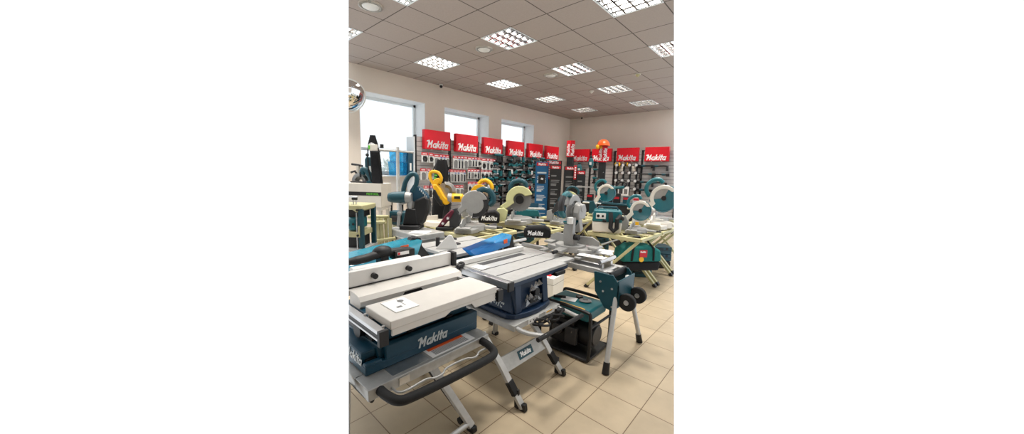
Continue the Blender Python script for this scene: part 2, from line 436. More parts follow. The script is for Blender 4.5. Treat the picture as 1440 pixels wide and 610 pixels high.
def det(x, y, m, lab):
    t = thing('ceiling_sensor', lab, 'sensor', (x, y, H)); MB().cyl((0,0,-.012), (0,0,0), .06, n=18).build('base_plate', OFFW, t)
    MB().sph((0,0,-.012), (.04,.04,.045), 14, 6, -1, 0).build('sensor_head', m, t)
det(-2.69, 6.58, CREAM, 'small yellowish sensor on the ceiling at right')
det(-4.05, 7.26, OFFW, 'small pale sensor on the ceiling in the middle distance')
det(-6.06, 10.3, BLACK, 'tiny black dome camera under the ceiling near the back wall')
t = thing('security_camera', 'small black and white camera under the ceiling above the wall between the near windows', 'camera', (-6.5, 4.75, H-.0))
MB().cyl((0,0,-.03), (0,0,0), .04, n=14).build('mount', WHITE, t); MB().sph((0,0,-.05), .035, 14, 8).build('camera_head', BLACK, t)
# convex mirror on the wall
t = thing('convex_mirror', 'round convex security mirror reflecting the shop at the upper left edge', 'mirror', (-6.25, 2.52, 2.88))
# built lying on its back, then turned to look down into the shop
axis = Vector((0.76, -0.08, -0.64)).normalized(); q = Vector((0,0,1)).rotation_difference(axis).to_matrix().to_4x4()
Rm = .40; rr = .335; zc = math.sqrt(Rm*Rm-rr*rr)
b = MB()
for i in range(13):
    th = (1-i/12)*math.asin(rr/Rm)
    for k in range(36): b.v.append(tuple(q @ Vector((Rm*math.sin(th)*math.cos(2*PI*k/36), Rm*math.sin(th)*math.sin(2*PI*k/36), Rm*math.cos(th)-zc))))
b.f = [(i*36+k, i*36+(k+1) % 36, (i+1)*36+(k+1) % 36, (i+1)*36+k) for i in range(12) for k in range(36)] + [tuple(range(36))[::-1]]
b.build('mirror_dome', MIRR, t, cut=True)
b = MB(); b.tube([q @ Vector((rr*math.cos(2*PI*k/36), rr*math.sin(2*PI*k/36), 0)) for k in range(36)], .012, 8, closed=True); b.build('rim', WHITE, t, cut=True)
b = MB(); b.tube([(-.02,0,0), (-.2,.12,.02), (-.37,.34,.05)], .02, 8); b.build('bracket', OFFW, t, cut=True)
# ================================================================ WALL DISPLAYS
XS = -6.30      # face of the slatwall along the windows
YS_ = 10.17     # face of the slatwall along the back
def slat_bay(name, loc, rz, wd, ht, label, group, cut=False):
    """a bay seen from its front: local x along the wall, local -y towards the shop"""
    t = thing(name, label, 'display wall', loc, rz, group)
    p = MB(); n = int(ht/0.1)
    for k in range(n): p.box(0.03, 0.004, k*ht/n+.006, wd-.03, .03, (k+1)*ht/n-.006)
    p.build('slat_panel', SLAT, t, cut=cut, smooth=False)
    MB().box(0.03, .02, 0, wd-.03, .04, ht).build('backing_panel', GROOVE, t, cut=cut, smooth=False)
    for x in (0, wd-.03): MB().box(x, -.02, 0, x+.03, .06, ht+.03).build('upright', BLACK, t, .003, cut=cut)
    MB().box(.03, -.30, 0, wd-.03, 0, .12).build('plinth', DARK, t, cut=cut, smooth=False)
    for x in (.09, wd-.13):
        for z in (.2, ht-.1): MB().box(x, .04, z, x+.04, .28, z+.04).build('wall_bracket', DARK, t, cut=cut, smooth=False)
    return t
BAYS = [3.93, 4.84, 5.72, 6.61, 7.50, 8.38, 9.27]
bl = ['display wall bay nearest the window, hung with blister packs', 'display wall bay of blister packs under the second red sign', 'display wall bay with hung power tools under the third red sign',
      'display wall bay with hung power tools under the fourth red sign', 'display wall bay under the fifth red sign, behind the blue tower carton', 'display wall bay in the back left corner, under the sixth red sign']
for i in range(6): sb_ = slat_bay('slatwall_bay', (XS, BAYS[i], 0), 90, BAYS[i+1]-BAYS[i], 2.34, bl[i], 'slatwall bays on the window side')
MB().box(-.02,.0,0,-.002,.30,2.33).build('side_panel', REVEAL, [o for o in bpy.data.objects if o.name == 'slatwall_bay'][0], smooth=False)
BB = [-6.25, -5.56, -4.70, -3.82, -2.80]
bl = ['back wall display bay half hidden behind the red vertical column topper', 'back wall display bay behind the orange helmet', 'back wall display bay filled with black angle grinders', 'back wall display bay with long black tools at the right edge']
for i in range(4): slat_bay('slatwall_bay', (BB[i], YS_, 0), 0, BB[i+1]-BB[i], 2.38, bl[i], 'slatwall bays on the back wall', cut=(i == 3))
def red_sign(loc, rz, label, lit, group):
    t = thing('red_sign', label, 'sign', loc, rz, group)
    MB().box(0, -.1, 0, .68, 0, .41).build('sign_box', RED, t, .006)
    logo(t, LOGOW if lit else LOGOG, (.055, -.1, .04), (1,0,0), (0,0,1), .148, wid=.2 if lit else .17)  # lit signs: the light is put into whiter, bolder letters
    for x in (.2, .48): MB().cyl((x, -.06, -.02), (x, -.06, 0), .018, n=10).build('spot_lamp', STEEL, t)
    return t
SG = [4.09, 4.94, 5.82, 6.72, 7.61, 8.49]
no = ['first', 'second', 'third', 'fourth', 'fifth', 'sixth']
for i, y in enumerate(SG):
    red_sign((XS+.024, y, 2.085), 90, 'red box sign with white script lettering, %s from the window end of the left wall' % no[i], i > 0, 'red signs on the window side')
for i, x in enumerate([-6.30+.06, -5.46, -4.59, -3.72]):
    red_sign((x, YS_-.024, 2.075), 0, ['red box sign on the back wall half hidden by the red column topper', 'red box sign on the back wall behind the orange helmet', 'red box sign on the back wall above the black grinders', 'red box sign farthest right on the back wall'][i], i in (1,3), 'red signs on the back wall')
# small warm spots under some signs
def spot(p, e):
    l = bpy.data.lights.new('sign_spot', 'SPOT'); l.energy = e; l.color = (1, .86, .66); l.spot_size = R(75); l.spot_blend = .6; l.shadow_soft_size = .02
    o = bpy.data.objects.new('sign_spot', l); C.objects.link(o); o.location = p
    return o
for y in (5.42, 6.30, 7.1): spot((XS+.075, y, 2.06), 4)
for x in (-4.39, -4.11): spot((x, YS_-.075, 2.05), 6)

# ---------------------------------------------------------------- blister packs on hooks
BP = {}
def blister(kind, wd, ht):
    key = (kind, wd, ht)
    t = thing('blister_pack', '', 'blister pack', (0,0,0))
    MB().box(-wd/2, -.004, -ht, wd/2, 0, 0).build('card', GREYL, t, smooth=False)
    MB().box(-wd/2+.001, -.007, -.06, wd/2-.001, -.002, -.002).build('header', REDP, t, smooth=False)
    MB().box(-wd*.32, -.009, -.042, wd*.32, -.006, -.026).build('lettering', LOGOW, t, smooth=False)
    s = MB()
    if kind == 0: s.prism([(-wd*.3, -ht*.9), (wd*.3, -ht*.9), (wd*.34, -ht*.42), (0, -ht*.34), (-wd*.34, -ht*.42)], -.035, -.004)
    elif kind == 1: s.ring((0, -ht*.62), wd*.36, wd*.12, 0, 360, -.03, -.004, 16)
    else: s.box(-wd*.2, -.03, -ht*.92, wd*.2, -.004, -ht*.4)
    s.build('goods', GREYP if kind == 0 else DARK, t)
    c = MB(); c.box(-wd*.44, -.022, -ht*.97, wd*.44, -.004, -ht*.93); c.box(-wd*.44, -.022, -ht*.93, -wd*.3, -.004, -ht*.33); c.box(wd*.3, -.022, -ht*.93, wd*.44, -.004, -ht*.33); c.box(-wd*.44, -.022, -ht*.33, wd*.44, -.004, -ht*.30)
    c.build('clear_shell', PAPER, t, .003)
    if kind == 2: MB().box(-wd*.26, -.026, -ht*.30, wd*.26, -.02, -ht*.24).build('blue_band', BLUEP, t, smooth=False)
    MB().tube([(0, 0, -.015), (0, -.01, -.012), (0, .10, -.012)], .003, 5).build('hook', STEEL, t)
    return t
def pack(kind, wd, ht, y, z, dep, label, grp):
    k = (kind, wd, ht)
    if k not in BP:
        BP[k] = blister(*k); BP[k].location = (XS+.10+dep, y, z); BP[k].rotation_euler = (0,0,R(90)); BP[k]['label'] = label; BP[k]['group'] = grp
    else: copy_thing(BP[k], (XS+.10+dep, y, z), 90, label, grp)
def prow(z, items, rowname):
    for i, (y, kind, wd, ht) in enumerate(items):
        pack(kind, wd, ht, y, z, 0.0, 'red-topped blister pack, %s from left, %s' % (ORD[i], rowname), 'packs in the '+rowname)
prow(2.01, [(4.10,1,.17,.22),(4.26,1,.12,.22)] , 'top row at the window end')
prow(1.99, [(4.40,0,.16,.27),(4.52,2,.09,.27),(4.61,2,.09,.27),(4.70,0,.09,.27)], 'top row of the first bay, middle packs')
prow(1.985, [(4.93,0,.15,.31),(5.04,2,.09,.31),(5.13,2,.09,.31),(5.24,0,.13,.31)], 'top row beside the first upright')
prow(1.98, [(5.36,0,.14,.24),(5.48,2,.09,.24),(5.57,2,.09,.24),(5.68,1,.12,.24)], 'top row of the second bay')
prow(1.97, [(5.84,1,.16,.30),(5.98,2,.10,.30),(6.10,1,.13,.30),(6.22,2,.10,.30)], 'top row end beside the first tools')
prow(1.67, [(4.06,0,.15,.26),(4.20,2,.09,.26)], 'second row at the window end')
prow(1.665, [(4.55+.093*k, [0,2,2][k % 3], .085, .30) for k in range(8)], 'second row of narrow packs')
prow(1.69, [(5.35+.1*k, [2,0,1,2][k % 4], .09, .25) for k in range(4)], 'second row of the second bay, left packs')
prow(1.69, [(5.80+.135*k, 1, .125, .25) for k in range(3)], 'second row of the second bay, round goods')
prow(1.38, [(5.38+.13*k, [1,1,0][k % 3], .12, .26) for k in range(6)], 'third row of the second bay')
prow(1.30, [(4.12+.125*k, [0,2,2,0][k % 4], .11, .28) for k in range(9)], 'third row of the first bay')

# ---------------------------------------------------------------- power tools hung on the bays
def sander(t):
    MB().tube([(-.05,0,.09), (-.04,0,.13), (.05,0,.14), (.09,0,.10)], .03, 10).build('body', TEAL, t)
    MB().prism([(-.09,0),(.1,0),(.09,.05),(-.07,.06)], -.04, .04).build('housing', DARK, t, .01)
    MB().box(-.1, -.045, -.02, .11, .045, .0).build('sanding_pad', GREYL, t, .004)
def jigsaw(t):
    MB().prism([(-.1,.04),(.06,.04),(.1,.08),(.09,.15),(.03,.14),(.02,.1),(-.05,.1),(-.05,.15),(-.11,.16)], -.03, .03).build('body', TEAL, t, .012)
    MB().tube([(-.08,0,.15), (0,0,.175), (.06,0,.145)], .016, 8).build('grip', BLACK, t)
    MB().box(-.08, -.04, .015, .1, .04, .03).build('shoe', STEEL, t, .003); MB().box(.06, -.002, -.06, .07, .002, .03).build('blade', STEEL, t, smooth=False)
def grinder(t):
    MB().tube([(-.16,0,.06), (-.06,0,.06), (.05,0,.06), (.1,0,.06)], .03, 10).build('body', BLACK, t)
    MB().cyl((.02,0,.06), (.07,0,.06), .036, n=12).build('motor_collar', TEAL, t)
    MB().cyl((.12,0,.0), (.12,0,.09), .034, n=12).build('gear_head', CASTALU, t)
    MB().cyl((.12,0,-.012), (.12,0,.0), .06, n=18).build('guard', DARK, t)
    MB().cyl((.12,.03,.06), (.12,.12,.06), .014, n=8).build('side_handle', BLACK, t)
def drill(t):
    MB().cyl((-.1,0,.13), (.05,0,.13), .034, .03).build('body', TEAL, t); MB().cyl((.05,0,.13), (.12,0,.13), .024, .014).build('chuck', BLACK, t)
    MB().prism([(-.09,.0),(-.02,.0),(-.03,.11),(-.08,.11)], -.02, .02).build('grip', BLACK, t, .008); MB().box(-.11,-.035,-.05,.0,.035,0).build('battery', BLACK, t, .008)
def router(t):
    MB().cyl((0,0,.03), (0,0,.17), .045, n=16).build('body', TEAL, t); MB().cyl((0,0,.17), (0,0,.20), .04, .03, n=16).build('cap', BLACK, t)
    MB().cyl((0,0,0), (0,0,.015), .075, n=20).build('base', BLACK, t)
    for s in (-1, 1): MB().sph((s*.085,0,.06), .024, 10, 8).build('knob', BLACK, t)
def longtool(t):
    MB().tube([(-.25,0,.06), (-.05,0,.06), (.08,0,.06), (.2,0,.05)], .03, 10, .02).build('body', BLACK, t)
    MB().cyl((-.16,0,.06), (-.06,0,.06), .034, n=12).build('motor_band', TEALD, t)
    MB().box(-.26,-.035,0,-.18,.035,.09).build('battery', BLACK, t, .01); MB().prism([(.16,-.08),(.23,-.08),(.22,.07),(.17,.07)], -.015, .015).build('head', DARK, t, .006)
KINDS = {'sander': (sander, 'orbital_sander', 'sander'), 'jigsaw': (jigsaw, 'jigsaw', 'jigsaw'), 'grinder': (grinder, 'angle_grinder', 'grinder'), 'drill': (drill, 'cordless_drill', 'drill'), 'router': (router, 'router', 'router'), 'long': (longtool, 'multi_tool', 'power tool')}
TP = {}
def tool(kind, loc, rz, label, grp):
    fn, nm, cat = KINDS[kind]
    if kind not in TP:
        t = thing(nm, label, cat, loc, rz, grp); fn(t); TP[kind] = t
    else: copy_thing(TP[kind], loc, rz, label, grp)
def shelf(loc, rz, wd, label, grp):
    t = thing('tool_shelf', label, 'shelf', loc, rz, grp)
    MB().box(0, -.16, -.012, wd, 0, 0).build('plate', BLACK, t, smooth=False)
    for x in (.02, wd-.03): MB().prism([(0,-.012),(-.14,-.012),(0,-.08)], x, x+.01, 'yz').build('bracket', BLACK, t, smooth=False)
def tag_card(loc, rz, label, grp):
    t = thing('price_card', label, 'price tag', loc, rz, grp)
    MB().box(0, -.004, 0, .07, 0, .10).build('card', PAPER, t, smooth=False)
    MB().box(.01, -.006, .06, .06, -.003, .068).build('print', INK, t, smooth=False)
kinds = ['jigsaw','sander','router','drill','sander','grinder']
rows = [(1.90,'top'), (1.70,'second'), (1.50,'third'), (1.30,'fourth'), (1.10,'fifth'), (0.88,'lowest')]
bn = ['third','fourth','fifth','sixth']
random.seed(11)
for bi in range(4):
    y0 = BAYS[bi+2]+.07
    for z, rn in rows:
        off = .36 if bi == 0 and z > 1.45 else 0.02
        g = 'tools in the %s row of the %s left bay' % (rn, bn[bi])
        shelf((XS, y0+off, z), 90, .74-off, 'black tool shelf, %s row under the %s red sign' % (rn, bn[bi]), 'tool shelves of the left wall')
        k = 0; y = y0+off+.10
        while y < y0+.72:
            kd = random.choice(kinds) if z > 1.2 else random.choice(['grinder','router','grinder','drill'])
            tool(kd, (XS+.135, y, z+{'jigsaw':.062,'sander':.022,'grinder':.014,'drill':.052,'router':.002,'long':.09}[kd]), random.choice([75,90,105,260]),
                 '%s on the %s shelf under the %s red sign, %s from the left' % (KINDS[kd][2] if kd != 'grinder' else 'angle grinder', rn, bn[bi], ORD[k]), g)
            y += .185; k += 1
        if rn in ('second','fourth'): tag_card((XS+.166, y0+off+.12, z-.10), 90, 'white price card hanging on the %s shelf of the %s left bay' % (rn, bn[bi]), 'price cards of the left wall')
t = thing('red_tag', 'small red tag hanging among the tools of the fourth bay', 'tag', (XS+.172, 7.05, 1.44), 90)
MB().box(-.04, -.006, 0, .05, 0, .07).build('card', REDP, t, .002)
# back wall: grinders hung head-up with white discs, long tools to the right
rows = [(1.86,'top'), (1.62,'second'), (1.38,'third'), (1.14,'bottom')]
def hung_grinder(loc, label, grp):
    if 'hg' in TP: copy_thing(TP['hg'], loc, 0, label, grp); return
    t = thing('angle_grinder', label, 'grinder', loc, 0, grp); TP['hg'] = t
    MB().tube([(0,-.05,-.08), (0,-.05,.02), (0,-.05,.09)], .03, 10).build('body', BLACK, t)
    MB().cyl((0,-.12,.12), (0,-.02,.12), .04, n=12).build('gear_head', DARK, t)
    MB().ring((0,.12), .065, .02, 0, 200, -.13, -.115, 14).build('guard', DARK, t); MB().cyl((0,-.14,.12), (0,-.135,.12), .045, n=16).build('disc', GREYL, t)
    MB().cyl((.03,-.07,.12), (.12,-.07,.12), .013, n=8).build('side_handle', BLACK, t)
    MB().tube([(0,0,.06), (0,-.05,.06)], .005, 6).build('hook', STEEL, t)
for z, rn in rows:
    for k in range(4):
        hung_grinder((-4.56+k*.205, YS_, z-.02), 'grinder with grey disc in the %s row of the back wall, %s from left' % (rn, ORD[k]), 'grinders of the back wall, %s row' % rn)
AUTO_CUT = True
for z, rn in rows:
    for k in range(2):
        lx = -3.64+k*.38
        tool('long', (lx, YS_-.06, z+.02), 0 if rn != 'second' else 180, 'long black power tool hung in the %s row of the right back bay, %s' % (rn, ['left one','right one'][k]), 'long tools of the back wall')
AUTO_CUT = False
for k, z in enumerate((1.92, 1.68, 1.40)):
    tool('drill', (-5.3, YS_-.055, z), 0, 'teal drill on the back wall behind the orange helmet, %s down' % ['first','second','third'][k], 'drills of the back wall')
    tool('router', (-5.95, YS_-.08, z-.1), 0, 'dark router on the back wall near the corner, %s down' % ['first','second','third'][k], 'routers of the back wall')
    shelf((-6.1, YS_, z-.1), 0, .4, 'black shelf on the back wall near the corner, %s down' % ['first','second','third'][k], 'shelves of the back wall corner')
for k in range(2):
    t = thing('yellow_ear_muff', 'yellow ear muffs hung under the third back wall sign, %s' % ['left pair','right pair'][k], 'ear muffs', (-4.56+.27*k, YS_-.03, 1.98), 0, 'yellow ear muffs of the back wall')
    for s in (-1, 1): MB().sph((s*.06, -.05, 0), (.032,.05,.06), 12, 8).build('cup', YEL, t)
    MB().tube(arc3 := [(.07*math.cos(R(a)), -.04, .02+.08*math.sin(R(a))) for a in range(0, 181, 20)], .007, 6).build('headband', BLACK, t)
# white leaflets pinned low on the back wall
t = thing('price_board', 'small white notice in front of the back wall grinders', 'notice', (-4.27, YS_-.17, 1.02), 0)
MB().box(-.17, -.006, 0, .17, 0, .28).build('board', PAPER, t, smooth=False); MB().box(-.14, -.009, .05, -.02, -.005, .24).build('print', INK, t, smooth=False); MB().box(.02, -.009, .05, .13, -.005, .2).build('print', GREYP, t, smooth=False)
# ================================================================ BENCHES AND SAWS
def bench(name, loc, rz, lx, ly, h, m, label, group, shelf_=True):
    """folding worktable: top frame on crossed legs; crossed pairs stand at both ends of local y"""
    t = thing(name, label, 'workbench', loc, rz, group)
    f = MB()
    for y in (-ly/2, ly/2): f.box(-lx/2, y-.025, h-.05, lx/2, y+.025, h)
    for x in (-lx/2, -lx*.17, lx*.17, lx/2): f.box(x-.025, -ly/2, h-.045, x+.025, ly/2, h-.005)
    f.build('top_frame', m, t, .004)
    for y in (-.11, .11): MB().box(-lx*.5, y-.03, h-.003, lx*.5, y+.03, h+.012).build('mounting_rail', m, t, .004)
    for s in (-1, 1):
        y = s*(ly/2-.03)
        for k in (-1, 1):
            a = Vector((-k*lx*.46, y+k*.022, h-.05)); b_ = Vector((k*lx*.48, y+k*.022, .03))
            lg = MB().bar(a, b_, .036, .05, up=(0,1,0)).build('leg', m, t, .004)
            d = (b_-a).normalized()
            MB().bar(b_-d*.02, b_+Vector((d.x*.03, 0, -.03)), .046, .062, up=(0,1,0)).build('rubber_foot', BLACK, lg, .004)
    MB().cyl((.03, -ly/2+.02, .315), (.03, ly/2-.02, .315), .014, n=10).build('cross_rod', STEEL, t)
    MB().cyl((-lx*.3, -ly/2+.03, h*.77), (-lx*.3, ly/2-.03, h*.77), .014, n=10).build('cross_rod', STEEL, t)
    return t

def mitre_saw(name, label, loc, rz, sc, guard, handle, motor, base, side=1, cx=.03, cz=.34, tilt=0, low=None, slide=True, grip=None, group=None, wing=.25, blade=STEEL, vent=None, cover=None, htilt=0, hr=.022, inner=.085, hub=.05, lowang=(-150,60), lowin=.05, mlen=.18, armtop=.27, hk=1.0):
    """mitre saw, local x to the operator; blade in the local xz plane; motor on local y * side"""
    t = thing(name, label, 'mitre saw', loc, rz, group); S = sc
    def p(x, z): return (x*S, z*S)
    # base
    b = MB(); b.cyl((0,0,.012*S), (0,0,.075*S), .165*S, .155*S, 28); b.prism([p(-.02,.03), p(.30,.03), p(.30,.055), p(-.02,.07)], -.045*S, .045*S)
    b.build('turntable', base, t, .003)
    b = MB(); b.prism([(-.16*S,-wing*S), (.04*S,-wing*S), (.10*S,-.15*S), (.10*S,.15*S), (.04*S,wing*S), (-.16*S,wing*S)], .0, .05*S, 'xy')
    for s in (-1, 1): b.box(-.13*S, s*wing*S-.05*S, .05*S, .03*S, s*wing*S+.05*S, .075*S)
    b.build('base', base, t, .006*S)
    fe = MB()
    for s in (-1, 1): fe.prism([(s*.03*S, .07*S), (s*(wing+.03)*S, .07*S), (s*(wing+.03)*S, .12*S), (s*.2*S, .16*S), (s*.05*S, .15*S)], -.085*S, -.07*S, 'yz')
    fe.build('fence', base, t, .003)
    MB().tube([(.30*S,0,.045*S), (.37*S,0,.045*S)], .016*S, 10).build('lock_knob', BLACK, t)
    # arm
    a = MB(); a.prism([p(-.27,.02), p(-.16,.02), p(-.14,min(.16,armtop*.8)), p(-.19,armtop), p(-.27,armtop*.9)], -.05*S, .05*S); a.build('pivot_arm', cover or base, t, .008*S)
    if slide:
        for y in (-.03, .03): MB().cyl((-.40*S, y*S, .22*S), (-.06*S, y*S, .22*S), .013*S, n=10).build('slide_rail', STEEL, t)
    c = (cx*S, cz*S); ro = .165*S
    ca, sa = math.cos(R(tilt)), math.sin(R(tilt))
    def h(x, z): return (c[0] + (x*ca - z*sa)*S, c[1] + (x*sa + z*ca)*S)
    def hh_(x, z):
        c2, s2 = math.cos(R(tilt+htilt)), math.sin(R(tilt+htilt)); x *= hk; z *= hk; return (c[0] + (x*c2 - z*s2)*S, c[1] + (x*s2 + z*c2)*S)
    # upper guard: crescent shell running into the arm
    poly = [h(.165*math.cos(R(q)), .165*math.sin(R(q))) for q in range(12, 181, 12)] + [(-.24*S, .20*S), (-.17*S, .17*S)] + [h(inner*math.cos(R(q)), inner*math.sin(R(q))) for q in range(200, 11, -16)]
    MB().prism(poly, -.036*S, .03*S).build('upper_guard', guard, t, .008*S)
    MB().cyl((c[0],-.040*S,c[1]), (c[0],.03*S,c[1]), hub*S, n=24).build('hub_plate', vent or BLACK, t)
    bl = MB(); n = 48; bl.prism([(c[0]+(.140 if k % 2 else .148)*S*math.cos(2*PI*k/n), c[1]+(.140 if k % 2 else .148)*S*math.sin(2*PI*k/n)) for k in range(n)], -.0015*S, .0015*S)
    bl.build('blade', blade, t, smooth=False)
    if low:
        g = MB(); poly2 = [h(.168*math.cos(R(q)), .168*math.sin(R(q))) for q in range(lowang[0], lowang[1]+1, 14)] + [h(lowin*math.cos(R(q)), lowin*math.sin(R(q))) for q in range(lowang[1], lowang[0]-1, -30)]
        g.prism(poly2, -.028*S, -.020*S); g.ring(c, .172*S, .155*S, lowang[0]+tilt, lowang[1]+tilt, -.03*S, .022*S, 20)
        g.build('lower_guard', low, t)
    y0, y1 = (.03, .03+mlen) if side > 0 else (-.03-mlen, -.03)
    m_ = MB(); m_.cyl((c[0]-.02*S, y0*S, c[1]+.03*S), (c[0]-.02*S, y1*S, c[1]+.03*S), .056*S, n=18)
    e0 = y1 if side > 0 else y0
    m_.cyl((c[0]-.02*S, e0*S, c[1]+.03*S), (c[0]-.02*S, (e0+.03*side)*S, c[1]+.03*S), .05*S, .035*S, 18)
    m_.build('motor', motor, t, .004*S)
    # D handle
    pts = [hh_(-.08,.15), hh_(-.05,.225), hh_(.02,.265), hh_(.11,.245), hh_(.165,.185), hh_(.15,.12)]
    P3 = [Vector((x, 0, z)) for x, z in pts]; P4 = []
    for i in range(len(P3)-1):
        for k in range(3): P4.append(P3[i].lerp(P3[i+1], k/3))
    P4.append(P3[-1])
    P4 = [P4[0]] + [(P4[i-1]+P4[i]*2+P4[i+1])/4 for i in range(1, len(P4)-1)] + [P4[-1]]
    hd = MB().tube(P4, hr*S, 10).build('handle', handle, t)
    if grip: MB().tube([p_*1.0 for p_ in P4[6:12]], (hr+.004)*S, 10).build('grip_pad', grip, hd)
    return t

def dust_bag(name, loc, rz, L, Hh, W, label, txt=True, face=-1):
    t = thing(name, label, 'dust bag', loc, rz)
    poly = [(-L/2,0),(L/2,0),(L/2,Hh*.75),(L*.3,Hh),(-L*.35,Hh*.9),(-L/2,Hh*.7)]
    MB().prism(poly, -W/2, W/2).build('bag', BAGC, t, .02)
    MB().tube([(-L*.4,0,Hh*.9), (L*.3,0,Hh)], .012, 8).build('frame_rod', DARK, t)
    if txt: logo(t, LOGOW, (-L*.36, face*(W/2+.001), Hh*.25), (1,0,0), (0,0,1), Hh*.34, wid=.2)
    return t

G = 'cream folding workbenches'
BH = .83
bench('folding_workbench', (-1.90, 4.60, 0), 0, .74, .76, BH, CREAM, 'cream workbench carrying the white and teal vacuum cleaner', G)
AUTO_CUT = True
bench('folding_workbench', (-1.90, 5.40, 0), 0, .74, .72, BH, CREAM, 'cream workbench carrying the large mitre saw at the right edge', G)
bench('folding_workbench', (-1.92, 6.24, 0), 0, .74, .76, BH, CREAM, 'cream workbench behind the one with the large right-hand saw', G)
AUTO_CUT = False
bench('folding_workbench', (-3.32, 4.40, 0), 0, 1.04, .86, .79, CREAM, 'cream workbench under the mitre saw with the pale olive guard', G)
bench('folding_workbench', (-3.45, 3.16, 0), 0, .74, .80, .80, CREAM, 'cream workbench under the grey mitre saw with the teal handle', G)
bench('folding_workbench', (-3.10, 6.10, 0), 0, .74, .78, BH, CREAM, 'cream workbench under the mitre saw in front of the red column', G)
bench('folding_workbench', (-4.35, 2.95, 0), 0, .74, .78, .78, CREAM, 'cream workbench under the yellow mitre saw', G)
bench('folding_workbench', (-4.35, 3.95, 0), 0, .74, .78, .80, CREAM, 'cream workbench behind the grey and the olive mitre saws', G)

# right hand row
RK = dict(hub=.03, inner=.118, lowang=(-190,50), lowin=.03, htilt=38, hr=.027)
mitre_saw('mitre_saw', 'mitre saw with white arm and clear teal guard beside the vacuum cleaner', (-1.74, 4.64, BH+.01), 14, .84, OFFW, TEAL, TEAL, CASTALU, cz=.37, tilt=14, low=TEALTR, slide=False, **RK)
AUTO_CUT = True
mitre_saw('mitre_saw', 'largest mitre saw at the right edge with white arm, clear teal guard and teal handle', (-1.68, 5.38, BH+.01), 14, 1.22, OFFW, TEAL, TEAL, OFFW, cz=.38, tilt=20, low=TEALTR, cover=OFFW, **RK)
mitre_saw('mitre_saw', 'mitre saw on the far cream bench behind the largest one', (-1.95, 6.25, BH+.01), 12, 1.0, OFFW, TEAL, TEAL, CASTALU, cz=.32, low=TEALTR, **RK)
AUTO_CUT = False
mitre_saw('mitre_saw', 'white-armed mitre saw in the middle distance, left of the vacuum cleaner', (-2.98, 6.10, BH+.01), 14, 1.05, OFFW, TEAL, TEALD, CASTALU, cz=.42, tilt=18, low=TEALTR, cover=TEALD, **RK)
# middle row
mitre_saw('mitre_saw', 'mitre saw with pale olive guard, bare toothed blade and teal handle', (-3.50, 4.12, .80), 38, 1.36, CREAMG, TEALD, TEALD, CASTALU, cz=.29, cx=.0, slide=False, wing=.18, hr=.03, htilt=12, tilt=12, inner=.075, blade=GREYP, cover=CREAMG, armtop=.19, hk=.86)
mitre_saw('mitre_saw', 'grey mitre saw with round grey guard and dark teal handle', (-3.45, 3.05, .81), 38, 1.16, CASTALU, TEALD, BLACK, CASTALU, cz=.32, tilt=10, slide=False, low=DARK, wing=.26, vent=CASTALU, cover=DARK, hub=.11, htilt=-50, hr=.036, lowang=(-110,40), lowin=.11, hk=.9)
mitre_saw('mitre_saw', 'second yellow mitre saw, behind the grey saw with the teal handle', (-4.2, 3.84, .81), 30, 1.0, YEL, YEL, DARK, CASTALU, cz=.44, slide=False, htilt=-20, hr=.034)
mitre_saw('mitre_saw', 'dark mitre saw half hidden behind the grey saw of the wheeled stand', (-3.02, 4.62, .805), 20, .85, DARK, TEALD, NAVY, CASTALU, cz=.30, low=NAVY, slide=False, wing=.18)
bench('folding_workbench', (-3.28, 5.28, 0), 0, .74, .70, BH, CREAM, 'cream workbench in the middle distance under the second olive-guard saw', G)
mitre_saw('mitre_saw', 'second mitre saw with pale olive guard, farther off by the far cream bench', (-3.30, 5.28, BH+.012), 30, .95, CREAMG, TEALD, TEALD, CASTALU, cz=.33, slide=False, wing=.2, cover=TEALD)
t = thing('surface_planer', 'low teal surface planer with pale table in front of the blue tower carton', 'planer', (-4.05, 5.05, 0), 41)
MB().prism([(-.26,.80),(.22,.80),(.18,.93),(-.22,.93)], -.14, .14).build('body', TEAL, t, .012); MB().box(-.34,-.12,.93,.30,.12,.955).build('table', GALV, t, .004); MB().box(-.2,.09,.955,.2,.105,1.04).build('fence', NAVY, t, .003)
for sx in (-.22,.18):
    for sy in (-.1,.1): MB().bar((sx,sy,.80),(sx*1.15,sy*1.2,0),.035).build('leg', DARK, t)
# flip-over saw, seen from its motor side: local x to the right of the motor, -y towards the aisle
t = thing('flip_over_saw', 'dark teal flip-over saw with motor at left standing on the grey metal table', 'mitre saw', (-3.50, 2.13, .931), 41)
b = MB(); b.prism([(-.11,-.13),(.12,-.13),(.12,.10),(-.11,.10)], 0, .05, 'xy'); b.prism([(-.09,.05),(.09,.05),(.07,.24),(-.05,.24)], -.07, .07); b.build('base', BLACK, t, .01)
b = MB(); b.tube([(-.13,-.10,.03),(-.12,-.09,.16),(-.10,-.08,.20),(-.11,-.08,.29),(-.05,-.07,.32)], .018, 10); b.sph((-.115,-.09,.19), .03, 12, 8); b.build('link_arm', CASTALU, t)
b = MB(); b.cyl((-.22,-.05,.37), (-.05,-.05,.375), .062, .072, 20); b.cyl((-.255,-.05,.37), (-.22,-.05,.37), .05, .06, 20); b.build('motor', TEALD, t, .005)
b = MB(); b.cyl((-.05,-.05,.375), (.02,-.05,.375), .066, .056, 20); b.cyl((.0,-.05,.33),(.0,-.05,.24), .03, .02, 12); b.build('gear_housing', CASTALU, t, .004)
b = MB(); b.prism([(-.02,.45),(.03,.53),(.10,.50),(.19,.42),(.215,.37),(.17,.33),(.06,.31),(-.0,.34)], -.02, .05); gd = b.build('upper_guard', NAVY, t, .012)
b = MB()
for k in range(5): b.box(.10+.02*k, -.024, .46-.021*k, .112+.02*k, -.02, .485-.021*k)
b.build('white_print', LOGOG, gd, smooth=False)
